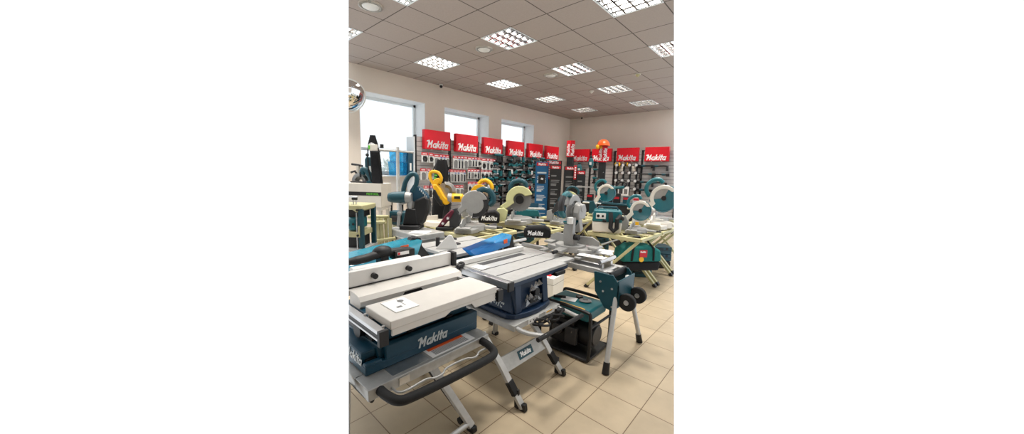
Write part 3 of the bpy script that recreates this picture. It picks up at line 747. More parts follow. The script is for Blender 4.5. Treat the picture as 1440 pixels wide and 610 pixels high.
pts = [(-.01,.0,.34),(-.10,.0,.40),(-.09,.0,.50),(-.05,.0,.60),(.01,.0,.655),(.06,.0,.645),(.07,.0,.58),(.05,.0,.50),(.02,.0,.44)]
b = MB(); P_ = [Vector(q) for q in pts]; P_ = [P_[0]] + [q for a, c in zip(P_, P_[1:]) for q in (a.lerp(c,.3), a.lerp(c,.7))] + [P_[-1]]; b.tube(P_, .028, 12); b.build('handle', TEALD, t)
b = MB(); b.prism([(.05,.34),(.17,.40),(.215,.36),(.20,.20),(.16,.08),(.10,.03),(.05,.05),(.03,.18)], -.06, .04); b.build('blade_cover', BLACK, t, .02)
b = MB(); n = 40; b.prism([(.08+(.15 if k % 2 else .158)*math.cos(2*PI*k/n), .27+(.15 if k % 2 else .158)*math.sin(2*PI*k/n)) for k in range(n)], .045, .048); b.build('blade', STEEL, t, smooth=False)
# yellow saw, motor to the right
t = thing('mitre_saw', 'yellow mitre saw with motor to the right, left of the grey saw', 'mitre saw', (-4.18, 3.02, .793), 41)
b = MB(); b.cyl((0,0,0),(0,0,.07),.22,.20,28); b.box(-.26,-.10,0,.26,.08,.05); b.prism([(-.24,.05),(-.04,.05),(-.04,.15),(-.2,.13)], .06, .09); b.prism([(.04,.05),(.24,.05),(.2,.13),(.04,.15)], .06, .09); b.build('base', OFFW, t, .006)
b = MB(); b.prism([(.04,.05),(.16,.05),(.15,.26),(.17,.34),(.10,.36),(.05,.2)], .02, .12); b.build('pivot_arm', BLACK, t, .01)
b = MB(); b.prism([(-.10,.62),(-.03,.63),(.02,.56),(.08,.45),(.16,.38),(.15,.33),(.09,.32),(.02,.38),(-.05,.48)], -.05, .05); b.build('saw_arm', YEL, t, .014)
b = MB(); b.prism([(-.08,.55),(-.05,.55),(.05,.36),(.08,.31),(.03,.31),(-.03,.38),(-.09,.48)], -.07, -.03); b.build('black_shroud', BLACK, t, .008)
logo(t, INK, (-.02,-.052,.44), (.62,0,-.78), (.78,0,.62), .03, wid=.2)
P_ = [Vector(q) for q in [(-.06,0,.60),(-.12,0,.67),(-.15,0,.76),(-.13,0,.82),(-.03,0,.82),(.01,0,.78),(.04,0,.71),(.0,0,.64)]]; P_ = [P_[0]] + [q for a, c in zip(P_, P_[1:]) for q in (a.lerp(c,.3), a.lerp(c,.7))] + [P_[-1]]
MB().tube(P_, .024, 10).build('handle', YEL, t)
MB().prism([(-.10,.63),(-.02,.62),(.03,.69),(-.01,.73),(-.08,.70)], -.03, .03).build('trigger_housing', YEL, t, .012)
MB().cyl((.14,0,.43),(.20,0,.43),.072,.066,20).build('gear_housing', CASTALU, t); b = MB(); b.cyl((.20,0,.43),(.36,0,.43),.068,.064,20); b.cyl((.36,0,.43),(.39,0,.43),.05,.04,20); b.build('motor', YEL, t, .004)
MB().box(.24,-.072,.42,.33,-.06,.46).build('black_label', BLACK, t, .002)
b = MB(); n = 44; b.prism([(.09+(.135 if k % 2 else .142)*math.cos(2*PI*k/n), .52+(.135 if k % 2 else .142)*math.sin(2*PI*k/n)) for k in range(n)], .058, .061); b.build('blade', STEEL, t, smooth=False)
MB().ring((.09,.52), .15, .06, -60, 100, .05, .075, 16).build('lower_guard', CASTALU, t)
# grey steel table of the flip-over saw
t = thing('saw_table', 'grey sheet metal saw table with a white paper on top, left of centre', 'saw table', (-3.40, 2.11, 0), 0)
b = MB(); b.box(-.32, -.19, .80, .32, .19, .93); b.build('table_top', GALV, t, .012)
b = MB(); b.box(-.328, -.198, .857, .328, .198, .868); b.build('trim_strip', STEEL, t)
for sx in (-1, 1):
    for sy in (-1, 1):
        lg = MB().bar((sx*.28, sy*.15, .80), (sx*.31, sy*.18, .02), .04, .04).build('leg', DARK, t, .003); MB().bar((sx*.31, sy*.18, .03), (sx*.31, sy*.18, 0), .05).build('rubber_foot', BLACK, lg)
t = thing('paper_sheet', 'white price sheet on the grey sheet metal table', 'paper', (-3.21, 2.06, .931), 35); MB().box(-.10, -.09, 0, .10, .09, .003).build('sheet', PAPER, t, smooth=False)
b = MB()
for k in range(4): b.box(-.08, -.07+k*.035, .003, .06, -.058+k*.035, .0036)
b.build('print', GREYP, t, smooth=False)
# small maroon saw
t = thing('chop_saw', 'small maroon and black chop saw between the yellow and the grey saws', 'chop saw', (-3.70, 2.80, .812), 41)
MB().box(-.14,-.08,0,.10,.08,.04).build('base', BLACK, t, .006)
MB().prism([(-.13,.04),(-.05,.04),(.06,.17),(.11,.27),(.07,.29),(-.02,.2)], -.03, .03).build('arm', MAROON, t, .012)
MB().tube([(.09,0,.28),(.13,0,.30),(.16,0,.25),(.12,0,.19)], .013, 8).build('handle', BLACK, t)
MB().cyl((.0,.03,.16), (.0,.09,.16), .05, n=16).build('motor', BLACK, t)
for (x, z) in ((-.05,.09),(.02,.165)):
    b = MB()
    for q in range(4): b.bar((x-.022*math.cos(q*PI/4), -.033, z-.022*math.sin(q*PI/4)), (x+.022*math.cos(q*PI/4), -.033, z+.022*math.sin(q*PI/4)), .005)
    b.build('white_print', LOGOW, t, smooth=False)
dust_bag('dust_bag', (-3.80, 3.72, .815), 40, .34, .20, .16, 'black box-shaped dust bag with white script, right of the grey mitre saw')
# vacuum cleaner
t = thing('vacuum_cleaner', 'teal and white portable vacuum cleaner with black hose on the front cream bench', 'vacuum cleaner', (-2.06, 4.34, BH+.012), 26)
MB().prism([(-.19,.0),(.19,.0),(.2,.15),(-.2,.15)], -.13, .13).build('tank', OFFW, t, .02)
MB().prism([(-.2,.15),(.2,.15),(.19,.29),(.16,.31),(-.17,.31),(-.19,.29)], -.135, .135).build('motor_head', TEAL, t, .015)
MB().box(-.15,-.139,.19,-.02,-.13,.27).build('control_panel', WHITE, t, .003)
b = MB(); b.cyl((-.12,-.146,.23), (-.12,-.136,.23), .02); b.cyl((-.06,-.146,.23), (-.06,-.136,.23), .016); b.build('knob', BLACK, t)
MB().tube([(.04,-.15,.28),(.05,-.19,.2),(.05,-.19,.08),(.09,-.20,.04),(.13,-.19,.08),(.13,-.19,.2),(.16,-.15,.24),(.2,-.1,.2)], .030, 12).build('hose', RUBBER, t)
MB().tube([(-.14,0,.31),(-.12,0,.345),(.12,0,.345),(.14,0,.31)], .012, 8).build('carry_handle', TEALD, t)
MB().box(-.06,-.145,.15,-.01,-.13,.18).build('latch', BLACK, t, .003)
# box with red head next to the largest saw
t = thing('accessory_carton', 'white carton with red top and yellow spot standing beside the largest right-hand saw', 'carton', (-1.98, 5.2, BH+.012), 35)
MB().box(-.05,-.03,0,.05,.03,.26).build('carton', GREYL, t, .002); MB().box(-.051,-.031,.19,.051,.031,.261).build('red_top', REDP, t, .002); MB().box(-.03,-.032,.02,.04,-.029,.07).build('yellow_spot', YEL, t)
# teal tool bag hanging between the legs of the front bench
t = thing('tool_bag', 'teal canvas tool bag with black base slung under the front cream bench', 'tool bag', (-1.70, 4.60, .33), 50)
MB().prism([(-.26,.0),(.26,.0),(.29,.13),(-.29,.13)], -.15, .15).build('base', BAGC, t, .03)
MB().prism([(-.29,.13),(.29,.13),(.27,.29),(.12,.36),(-.14,.35),(-.27,.28)], -.155, .155).build('body', BAGT, t, .03)
for s in (-1, 1): MB().tube([(-.16,s*.16,.15),(-.15,s*.165,.32),(-.08,s*.1,.42),(.08,s*.1,.42),(.15,s*.165,.32),(.16,s*.16,.15)], .014, 8).build('strap', BAGC, t)
MB().box(-.05,-.162,.2,.06,-.155,.30).build('red_label', REDP, t, .002); MB().cyl((-.02,-.166,.17), (-.02,-.158,.17), .035, n=14).build('yellow_tag', YEL, t)
logo(t, LOGOW, (-.045,-.162,.265), (1,0,0), (0,0,1), .022, wid=.2)
MB().box(-.28,-.05,.0,.28,.05,.012).build('shelf_board', BAGC, t)

# ================================================================ MITRE SAW ON THE WHEELED STAND
t = thing('saw_stand', 'wheeled aluminium saw stand with teal end bracket and round grey legs', 'saw stand', (-1.80, 2.80, 0), 0)
b = MB()
for y in (-.09, .13): b.box(-.72, y-.03, .74, .60, y+.03, .79)
b.box(-.66, -.13, .745, -.60, .13, .785); b.box(.5, -.13, .745, .56, .13, .785)
b.build('rail', ALU, t, .004)
for x in (-.74, .60): MB().box(x, -.165, .735, x+.02, .165, .795).build('end_cap', BLACK, t, .004)
b = MB(); b.prism([(.46,.78),(.64,.78),(.70,.70),(.70,.52),(.66,.46),(.58,.47),(.48,.60)], -.17, -.155); b.prism([(.46,.78),(.64,.78),(.70,.70),(.70,.52),(.66,.46),(.58,.47),(.48,.60)], .155, .17); b.box(.685,-.17,.50,.70,.17,.74)
pb = b.build('end_bracket', TEALD, t, .004)
b = MB()
for (x, z) in ((.56,.62),(.64,.66),(.65,.5),(.53,.70)): b.cyl((x,-.176,z), (x,-.168,z), .010, n=8)
b.build('bolt', STEEL, pb)
for s, lab in ((-1, 'near'), (1, 'far')):
    lg = MB().cyl((.66, s*.10, .72), (.72, s*.36, .05), .021, n=14).build('leg', ALU, t)
    MB().cyl((.715, s*.34, .09), (.722, s*.37, .0), .027, .03, 14).build('rubber_foot', BLACK, lg)
    lg = MB().cyl((-.66, s*.10, .72), (-.72, s*.36, .05), .021, n=14).build('leg', ALU, t)
    MB().cyl((-.715, s*.34, .09), (-.722, s*.37, .0), .027, .03, 14).build('rubber_foot', BLACK, lg)
    wh = MB().cyl((.76, s*.12-.022, .56), (.76, s*.12+.022, .56), .075, n=28).build('wheel', RUBBER, t, .008)
    MB().cyl((.76, s*.12-.026, .56), (.76, s*.12+.026, .56), .022, n=14).build('hub', STEEL, wh)
    MB().bar((.69, s*.12, .58), (.77, s*.12, .56), .02, .05).build('wheel_arm', TEALD, t)
for y in (-.08, .10):
    for x in (-.60, .1): MB().box(x, y-.02, .79, x+.4, y+.02, .83).build('extension_arm', STEEL, t, .003)
for x in (-.20, .22): MB().box(x, -.12, .831, x+.06, .24, .853).build('mounting_bracket', CASTALU, t, .005)
for x in (-.6, .5): MB().tube([(x, -.15, .86), (x, .15, .86)], .018, 10).build('roller', STEEL, t)
t = mitre_saw('mitre_saw', 'grey slide mitre saw with teal and grey handle on the wheeled stand', (-1.74, 2.87, .855), -84, .98, CASTALU, TEAL, CASTALU, CASTALU, side=1, cx=.0, cz=.42, tilt=12, low=TEALTR, grip=DARK, vent=CASTALU, hub=.06, htilt=-62, hr=.027, inner=.10, lowang=(120,310), lowin=.08, mlen=.05, slide=False, armtop=.13)
MB().prism([(-.11,.33),(.04,.33),(.06,.40),(.03,.48),(-.09,.48),(-.13,.42)], .03, .10).build('motor_cover', CASTALU, t, .012); MB().prism([(-.02,.06),(.10,.06),(.13,.20),(.10,.34),(.04,.36),(.05,.22)], -.03, .07).build('link_arm', CASTALU, t, .012); MB().cyl((.07,.03,.16),(.07,.12,.16), .03, n=12).build('lever', BLACK, t); MB().cyl((.14,.05,.30),(.14,.05,.36), .03, n=12).build('dust_port', WHITE, t)
dust_bag('dust_bag', (-1.98, 2.62, .99), 38, .27, .12, .10, 'black dust bag with white script at the back of the saw on the wheeled stand')
t = thing('paper_stack', 'loose white manual sheets on the right wing of the wheeled saw stand', 'paper', (-1.50, 3.02, .856), 20)
for k, (a, z) in enumerate(((0,0),(12,.006),(-8,.012))): MB().box(-.13, -.10, z, .13, .10, z+.004, Matrix.Rotation(R(a), 4, 'Z')).build('sheet', PAPER, t, smooth=False)
t = thing('sticker_tag', 'small pink and yellow tag on the saw of the wheeled stand', 'tag', (-1.68, 3.06, .93), 20); MB().box(-.05,-.03,0,.05,.03,.008).build('pink_half', PINK, t, .002); MB().box(-.05,-.03,.009,.0,.03,.014).build('yellow_half', YEL, t, .002)
t = thing('paper_leaflet', 'white folded leaflet lying on the rails of the wheeled stand near the teal bracket', 'paper', (-1.44, 2.78, .866), 8); MB().box(-.14,-.05,0,.14,.05,.004).build('sheet', PAPER, t, smooth=False); MB().box(-.1,-.03,.004,.1,-.02,.005).build('print', REDP, t, smooth=False)
# ================================================================ FOREGROUND TABLE SAWS
def wb(mb, name, m, root, **k):
    """mesh given in shop coordinates, built under an unrotated thing"""
    q = root; L = Vector((0,0,0))
    while q: L += q.location; q = q.parent
    mb.v = [tuple(Vector(p)-L) for p in mb.v]
    return mb.build(name, m, root, **k)
def knob(b, c, d, r=.018, l=.03, n=12): b.cyl(c, Vector(c)+Vector(d)*l, r, n=n)

# ---- stand of the near saw
A = thing('saw_stand', 'silver sheet metal saw stand with black foam push handle in the left foreground', 'saw stand', (-1.80, 1.05, 0))
b = MB(); b.box(-1.60,.64,.515,-1.455,1.44,.575); b.box(-2.15,.64,.515,-1.60,.70,.575); b.box(-2.15,1.38,.515,-1.60,1.44,.575); b.box(-2.20,.64,.515,-2.12,1.44,.575)
fr_ = wb(b, 'platform', GALV, A, bevel=.004, cut=True)
wb(MB().box(-1.453,.80,.525,-1.451,.86,.565), 'rivet_plate', STEEL, fr_, smooth=False)
b = MB(); b.box(-1.585,1.02,.575,-1.475,1.34,.5765); wl_ = wb(b, 'warning_label', PAPER, A, smooth=False)
b = MB(); b.box(-1.58,1.04,.5766,-1.545,1.30,.5772); wb(b, 'orange_band', LABELO, wl_, smooth=False)
b = MB()
for k in range(5): b.box(-1.54+.011*k,1.05,.5766,-1.535+.011*k,1.30,.5772)
wb(b, 'print', INK, wl_, smooth=False)
b = MB(); b.box(-1.58,.78,.575,-1.48,1.0,.576); wb(b, 'protective_film', STEEL, A, smooth=False)
def smooth_path(pts, n=2):
    pts = [Vector(p) for p in pts]
    for _ in range(n):
        q = [pts[0]]
        for a, c in zip(pts, pts[1:]): q += [a.lerp(c, .25), a.lerp(c, .75)]
        pts = q+[pts[-1]]
    return pts
b = MB(); b.tube(smooth_path([(-1.47,.70,.55),(-1.40,.70,.55),(-1.315,.72,.548),(-1.30,.80,.548),(-1.285,1.0,.548),(-1.275,1.24,.548),(-1.285,1.34,.548),(-1.38,1.375,.55),(-1.47,1.38,.55)], 3), .0235, 14)
wb(b, 'push_handle', RUBBER, A)
b = MB(); b.tube(smooth_path([(-1.455,.76,.53),(-1.40,.765,.53),(-1.385,.80,.53),(-1.40,.93,.53),(-1.375,.96,.525),(-1.375,1.02,.525),(-1.405,1.05,.53),(-1.40,1.20,.53),(-1.375,1.23,.525),(-1.375,1.27,.525),(-1.40,1.30,.53),(-1.39,1.38,.53),(-1.41,1.40,.53),(-1.455,1.40,.53)], 2), .006, 8)
wb(b, 'wire_holder', CASTALU, A)
for fx, fy, tx, ty in ((-1.42,1.27,-1.68,1.07),(-1.85,.67,-2.10,.80),(-2.16,1.38,-1.90,1.2)):
    lg = MB(); lg.bar((fx,fy,.03),(tx,ty,.53),.03,.045,up=(0,1,0)); lg = wb(lg, 'leg', ALU, A, bevel=.003, cut=True)
    wb(MB().bar((fx,fy,.035),(fx+.004,fy,.0),.04,.06), 'rubber_foot', BLACK, lg, bevel=.004, cut=True)
    wb(MB().bar((fx-.012,fy-.004,.04),(tx-.02,ty-.004,.5),.02,.035,up=(0,1,0)), 'inner_channel', BLACK, lg, cut=True)
wb(MB().cyl((-1.43,.70,.05),(-1.43,1.25,.05),.016), 'cross_tube', ALU, A, cut=True)
wb(MB().cyl((-1.50,1.235,.04),(-1.50,1.26,.04),.022), 'caster', BLACK, A)
wb(MB().cyl((-1.49,.675,.49),(-2.2,.66,.50),.012), 'black_tube', BLACK, A, cut=True)
wb(MB().bar((-1.62,1.0,.45),(-1.62,1.35,.50),.02,.04), 'folding_strut', DARK, A)

# ---- the near table saw
S_ = thing('table_saw', 'large petrol blue table saw with grey extension table and white fence, left foreground', 'table saw', (-1.80, 1.05, .577))
b = MB()
b.box(-2.15,.68,.577,-1.567,1.44,.625)                       # foot tray
b.box(-2.12,.76,.62,-1.60,1.425,.70)
b.box(-2.10,.80,.69,-1.63,1.40,.80)
b.box(-1.63,.79,.62,-1.567,1.44,.70)
b.box(-1.60,.68,.62,-1.567,.77,.64); b.box(-2.12,.682,.62,-1.62,.77,.682)
wb(b, 'body', NAVY, S_, bevel=.006, cut=True)
for q in ((-1.632,.95,.70,-1.615,1.0,.712),(-1.632,1.22,.70,-1.615,1.27,.712),(-1.62,.70,.625,-1.60,.75,.643)): wb(MB().box(*q), 'slot', BLACK, S_, smooth=False)
b = MB(); b.box(-2.05,.76,.705,-1.66,.82,.79); b.cyl((-1.78,.73,.74),(-1.78,.77,.74),.045,n=20); wb(b, 'motor_vent', BLACK, S_, cut=True)
L = S_.location
logo(S_, LOGOG, Vector((-1.567,.985,.613))-L, (0,1,0), (0,0,1), .054, wid=.19)
logo(S_, LOGOG, Vector((-1.80,.6815,.618))-L, (1,0,0), (0,0,1), .050, wid=.17, cut=True)
# main table, front beam, gap, extension table on two rails
b = MB(); b.box(-2.62,.66,.845,-2.03,1.62,.88); wb(b, 'main_table', BEIGE, S_, bevel=.003, cut=True)
b = MB()
for x in (-2.25,-2.50): b.box(x-.008,.7,.8795,x+.008,1.62,.8806)
b.box(-2.42,.9,.8795,-2.36,1.5,.8808); wb(b, 'mitre_slot', BLACK, S_, cut=True, smooth=False)
b = MB(); b.prism([(-2.03,.80),(-1.90,.80),(-1.885,.815),(-1.885,.845),(-1.905,.872),(-1.96,.882),(-2.03,.882)], .80, 1.57, 'xz')
wb(b, 'front_beam', BEIGE, S_, cut=True)
b = MB(); b.prism([(1.03,.80),(1.06,.80),(1.09,.838),(1.21,.838),(1.24,.80),(1.28,.80),(1.28,.79),(1.03,.79)], -1.886, -1.882, 'yz'); wb(b, 'beam_cutout', BLACK, S_, smooth=False)
b = MB(); b.box(-1.74,.765,.835,-1.462,1.515,.88); wb(b, 'extension_table', BEIGE, S_, bevel=.004, cut=True)
b = MB(); b.prism([(.775,.84),(1.505,.84),(1.505,.785),(1.33,.785),(1.30,.82),(1.14,.82),(1.10,.80),(.775,.80)], -1.478, -1.466, 'yz'); b.prism([(.775,.84),(1.505,.84),(1.505,.80),(.775,.80)], -1.735, -1.725, 'yz')
wb(b, 'extension_skirt', BEIGE, S_)
b = MB(); b.box(-2.03,.86,.76,-1.66,1.34,.80); wb(b, 'under_tray', BLACK, S_)
for y in (.725, 1.545):
    b = MB(); b.box(-2.62,y-.02,.825,-1.465,y+.02,.845); b.box(-2.62,y-.02,.79,-1.465,y+.02,.80); b.box(-2.62,y-.004,.795,-1.47,y+.004,.83); wb(b, 'rail', STEEL, S_, bevel=.002, cut=True)
for y in (.725, 1.545):
    wb(MB().box(-2.62,y-.016,.80,-1.47,y+.016,.825), 'rail_channel', BLACK, S_, cut=True); wb(MB().box(-1.475,y-.024,.77,-1.452,y+.024,.848), 'rail_end_cap', BLACK, S_)
b = MB()
for y in (.745, 1.525): b.cyl((-1.70,y,.845),(-1.70,y,.853),.008,n=8); b.cyl((-1.50,y,.845),(-1.50,y,.853),.008,n=8)
wb(b, 'bolt', STEEL, S_)
# rip fence with two knobs
fe = MB(); fe.box(-2.095,.77,.882,-2.06,1.60,.985); fe.prism([(-2.15,.95),(-2.095,.95),(-2.095,.985),(-2.11,.995),(-2.14,.995),(-2.15,.985)], .85, 1.35, 'xz')
fe = wb(fe, 'rip_fence', FENCE, S_, bevel=.004, cut=True)
for y in (.965, 1.215): wb(MB().cyl((-2.06,y,.935),(-2.025,y,.935),.018,n=16), 'fence_knob', BLACK, fe)
b = MB(); b.box(-2.11,1.60,.875,-2.03,1.635,.99); wb(b, 'fence_end_cap', BLACK, fe, bevel=.006)
b = MB(); b.box(-2.066,.79,.884,-2.05,1.58,.888); wb(b, 'fence_groove', BLACK, fe, smooth=False, cut=True)
# clear blue guard over the blade, with black dust nozzle and riving bracket
gd = MB(); T0 = Matrix.Translation((-2.40,1.22,.94)) @ Matrix.Rotation(R(4), 4, 'X')
def hull(b, x0, x1, poly, M, th=.006):
    b.prism(poly, x0, x0+th, 'yz', M); b.prism(poly, x1-th, x1, 'yz', M)
    n = len(poly)
    for i in range(n):
        (a0, c0), (a1, c1) = poly[i], poly[(i+1) % n]
        if i == 0: continue          # open below
        b.add([(x0,a0,c0),(x1,a0,c0),(x1,a1,c1),(x0,a1,c1)], [(0,1,2,3)], M)
gp = [(-.36,-.03),(.24,-.03),(.30,.09),(.27,.105),(-.36,.085)]
hull(gd, -.07, .07, gp, T0); gd = wb(gd, 'blade_guard', CYTRANS, S_, cut=True)
b = MB(); b.box(.0,.08,.02,.08,.16,.07); b.v = [tuple(T0 @ Vector(p)) for p in b.v]
b = MB(); b.box(.071,.10,.045,.074,.17,.085, T0); wb(b, 'orange_sticker', LABELO, gd, smooth=False)
b = MB(); b.prism([(1.40,.88),(1.63,.88),(1.57,.95),(1.53,1.0),(1.52,1.07),(1.44,1.08),(1.38,1.0)], -2.42, -2.36, 'yz'); b.cyl((-2.35,1.48,1.05),(-2.43,1.48,1.05),.03,n=14)
wb(b, 'riving_bracket', BLACK, S_, bevel=.004)
nz = MB(); nz.tube(smooth_path([(-2.25,.93,.945),(-2.25,1.02,.95),(-2.25,1.06,.96),(-2.25,1.16,.965),(-2.25,1.30,.96),(-2.25,1.34,.95)]), .03, 12); nz.sph((-2.26,1.13,.975), (.05,.075,.045), 16, 10); nz.cyl((-2.25,.88,.945),(-2.25,.94,.945),.022,.03,14); nz.box(-2.29,1.2,.91,-2.20,1.36,.975)
nz.v = [(x, y, z+.055) for x, y, z in nz.v]; nz.box(-2.30,1.10,.88,-2.22,1.16,1.0)
nz = wb(nz, 'dust_nozzle', BLACK, S_, bevel=.004, cut=True)
b = MB(); b.box(-2.199,1.215,.998,-2.197,1.31,1.022); lb = wb(b, 'nozzle_label', PAPER, nz, smooth=False)
b = MB(); b.box(-2.1975,1.218,1.001,-2.1955,1.236,1.019); wb(b, 'red_mark', REDP, lb, smooth=False)
# manual on the extension table
t = thing('manual_booklet', 'white manual lying on the grey extension table in the foreground', 'booklet', (-1.62, .90, .881), 0)
MB().box(-.085,-.065,0,.085,.075,.004).build('booklet', PAPER, t, .001, smooth=False)
b = MB(); b.box(.02,-.03,.004,.04,.0,.0045); b.box(-.07,.02,.004,.03,.024,.0045); b.cyl((-.04,.03,.004),(-.04,.03,.0045),.018,n=16); b.build('print', GREYP, t, smooth=False)

# ---- stand of the second saw
B_ = thing('saw_stand', 'grey folding saw stand with curved legs and script label under the blue table saw', 'saw stand', (-1.80, 2.0, 0))
b = MB(); b.box(-2.2,1.70,.49,-1.46,2.29,.535); wb(b, 'platform', GALV, B_, bevel=.004)
b = MB(); b.box(-1.459,1.86,.497,-1.457,1.99,.53); pl_ = wb(b, 'slotted_plate', PAPER, B_, smooth=False)
b = MB()
for y in (1.885,1.925,1.965): b.cyl((-1.4572,y,.513),(-1.456,y,.513),.007,n=10)
wb(b, 'hole', INK, pl_, smooth=False)
b = MB(); b.box(-1.459,2.08,.497,-1.457,2.24,.53); pl_ = wb(b, 'warning_label', PAPER, B_, smooth=False)
b = MB(); b.box(-1.4572,2.09,.517,-1.4562,2.17,.528); wb(b, 'yellow_band', YEL, pl_, smooth=False)
for y, s in ((1.735,-1),(2.27,1)): wb(MB().tube(smooth_path([(-1.46,y,.505),(-1.38,y+.0*s,.50),(-1.29,y-.03*s,.505),(-1.235,y-.05*s,.512)], 2), .017, 10), 'handle_arm', ALU, B_)
b = MB(); b.tube([(-1.245,1.70,.512),(-1.24,2.0,.512),(-1.235,2.27,.512)], .017, 12); wb(b, 'push_handle', RUBBER, B_)
for s, (f, m1, m2, tp) in {0: ((-1.305,1.635,.02),(-1.385,1.59,.18),(-1.45,1.56,.31),(-1.60,1.52,.50)), 1: ((-1.335,2.17,.02),(-1.40,2.10,.18),(-1.45,2.05,.31),(-1.60,2.0,.50))}.items():
    pts = smooth_path([tp, m2, m1, f], 2)
    lg = MB()
    for p, q in zip(pts, pts[1:]): lg.bar(p, Vector(q)+(Vector(q)-Vector(p))*.1, .026, .045, up=(0,1,0))
    lg = wb(lg, 'leg', ALU, B_, bevel=.002)
    a = Vector(m1).lerp(Vector(m2), .15); c = Vector(f).lerp(Vector(m1), .55)
    wb(MB().bar(a, c, .036, .055, up=(0,1,0)), 'foam_sleeve', RUBBER, lg, bevel=.006)
    wb(MB().bar(Vector(f)+Vector((-.0,0,.03)), (f[0]+.008,f[1],0), .035, .055), 'rubber_foot', BLACK, lg, bevel=.005)
    wb(MB().bar((f[0]-.045,f[1]-.01,.14), (f[0]-.04,f[1]-.015,.005), .02, .035), 'kick_stop', BLACK, lg, bevel=.004)
    m_ = MB(); rpts = smooth_path([(-1.9,tp[1]+.1,.50),(-2.1,m2[1]+.12,.3),(-2.2,f[1]+.1,.02)], 1)
    for p, q in zip(rpts, rpts[1:]): m_.bar(p, q, .026, .045, up=(0,1,0))
    lg = wb(m_, 'leg', ALU, B_, bevel=.002)
    wb(MB().bar((-2.2,f[1]+.1,.03),(-2.2,f[1]+.1,0),.04,.06), 'rubber_foot', BLACK, lg)
b = MB(); b.add([(-1.475,1.565,.335),(-1.475,2.05,.335),(-1.42,2.09,.245),(-1.42,1.59,.245),(-1.49,1.565,.33),(-1.49,2.05,.33),(-1.435,2.09,.24),(-1.435,1.59,.24)], [(0,1,2,3),(4,7,6,5),(0,4,5,1),(1,5,6,2),(2,6,7,3),(3,7,4,0)])
wb(b, 'cross_panel', GALV, B_)
up = Vector((-.055,-.03,.09)).normalized(); xd = Vector((0,1,0)); nn = xd.cross(up).normalized()*1
o0 = Vector((-1.446,1.755,.29)); lp = MB()
yv = up - xd*up.dot(xd); yv.normalize(); nn = xd.cross(yv)
q0 = Vector((-1.434,1.745,.266))+nn*.0015
lp.add([q0, q0+xd*.165, q0+xd*.165+yv*.062, q0+yv*.062, q0+nn*.001, q0+xd*.165+nn*.001, q0+xd*.165+yv*.062+nn*.001, q0+yv*.062+nn*.001], [(0,3,2,1),(4,5,6,7),(0,1,5,4),(1,2,6,5),(2,3,7,6),(3,0,4,7)])
lbp = wb(lp, 'label_plate', TEALD, B_, smooth=False)
logo(lbp, LOGOW, q0+nn*.001+xd*.022+yv*.016-B_.location, xd, yv, .031, wid=.2)
# ---- second saw
T_ = thing('table_saw', 'blue table saw with slotted aluminium top in the middle of the foreground', 'table saw', (-1.80, 2.0, .536))
b = MB(); b.prism([(-2.15,1.74),(-1.58,1.74),(-1.52,1.78),(-1.49,1.88),(-1.48,2.0),(-1.49,2.12),(-1.52,2.22),(-1.58,2.26),(-2.15,2.26)], .536, .575, 'xy'); wb(b, 'foot_flange', NAVYD, T_, bevel=.006)
b = MB()
b.add([(-2.12,1.77,.575),(-1.54,1.77,.575),(-1.54,2.23,.575),(-2.12,2.23,.575),(-2.10,1.80,.83),(-1.60,1.80,.83),(-1.60,2.22,.83),(-2.10,2.22,.83)], [(0,3,2,1),(4,5,6,7),(0,1,5,4),(1,2,6,5),(2,3,7,6),(3,0,4,7)])
for y0, y1 in ((1.79,1.86),(2.13,2.20)): b.prism([(-1.60,.82),(-1.545,.82),(-1.52,.575),(-1.60,.575)], y0, y1, 'xz')
b.box(-1.60,1.78,.79,-1.545,2.22,.83)
wb(b, 'body', NAVYD, T_, bevel=.006)
b = MB(); b.box(-1.56,1.95,.62,-1.515,2.10,.665); b.cyl((-1.55,2.02,.70),(-1.50,2.02,.70),.03,n=16); wb(b, 'hand_wheel', BLACK, T_)
b = MB()
rs = random.Random(5)
for k in range(14):
    y = 1.88+rs.random()*.16; z = .60+rs.random()*.15; b.add([(-1.535+rs.random()*.02,y,z),(-1.52+rs.random()*.02,y+.05,z+.02),(-1.53+rs.random()*.02,y+.02,z+.06)], [(0,1,2)])
wb(b, 'wrapping_film', tinted('clear_film', (200,205,210), 0.25, 0.15), T_, smooth=False)
logo(T_, LOGOG, Vector((-1.86,1.776,.60))-T_.location, (1,0,0), (0,.09,1), .06, wid=.18)
b = MB(); b.box(-1.75,1.783,.695,-1.66,1.788,.73); wb(b, 'orange_label', LABELO, T_, smooth=False)
b = MB(); b.box(-2.20,1.73,.825,-1.52,2.46,.85); b.box(-2.20,2.465,.825,-1.56,2.655,.85); tp_ = wb(b, 'table_top', ALU, T_, bevel=.003)
b = MB()
for x in (-1.68,-1.86): b.box(x-.006,1.735,.8495,x+.006,2.65,.8512)
b.box(-2.03,1.85,.8495,-1.96,2.42,.8512); wb(b, 'mitre_slot', INK, tp_, smooth=False)
b = MB(); b.box(-1.58,1.75,.79,-1.53,2.50,.825); wb(b, 'table_apron', NAVYD, T_, bevel=.003)
b = MB(); b.box(-2.22,1.675,.80,-1.50,1.70,.85); b.box(-2.22,1.70,.83,-1.50,1.725,.848); wb(b, 'front_rail', STEEL, T_, bevel=.003)
b = MB(); b.box(-1.51,1.668,.785,-1.492,1.73,.853); b.box(-1.56,2.28,.765,-1.50,2.42,.80); wb(b, 'end_cap', BLACK, T_, bevel=.006)
fe = MB(); fe.box(-2.115,1.66,.853,-2.065,2.52,.895); fe.box(-2.13,1.642,.80,-2.05,1.672,.89); fe = wb(fe, 'rip_fence', FENCE, T_, bevel=.004)
b = MB(); b.cyl((-2.05,1.69,.875),(-2.02,1.69,.875),.022,n=14); b.cyl((-2.03,1.645,.86),(-2.03,1.70,.872),.02,n=14); wb(b, 'fence_knob', BLACK, fe)
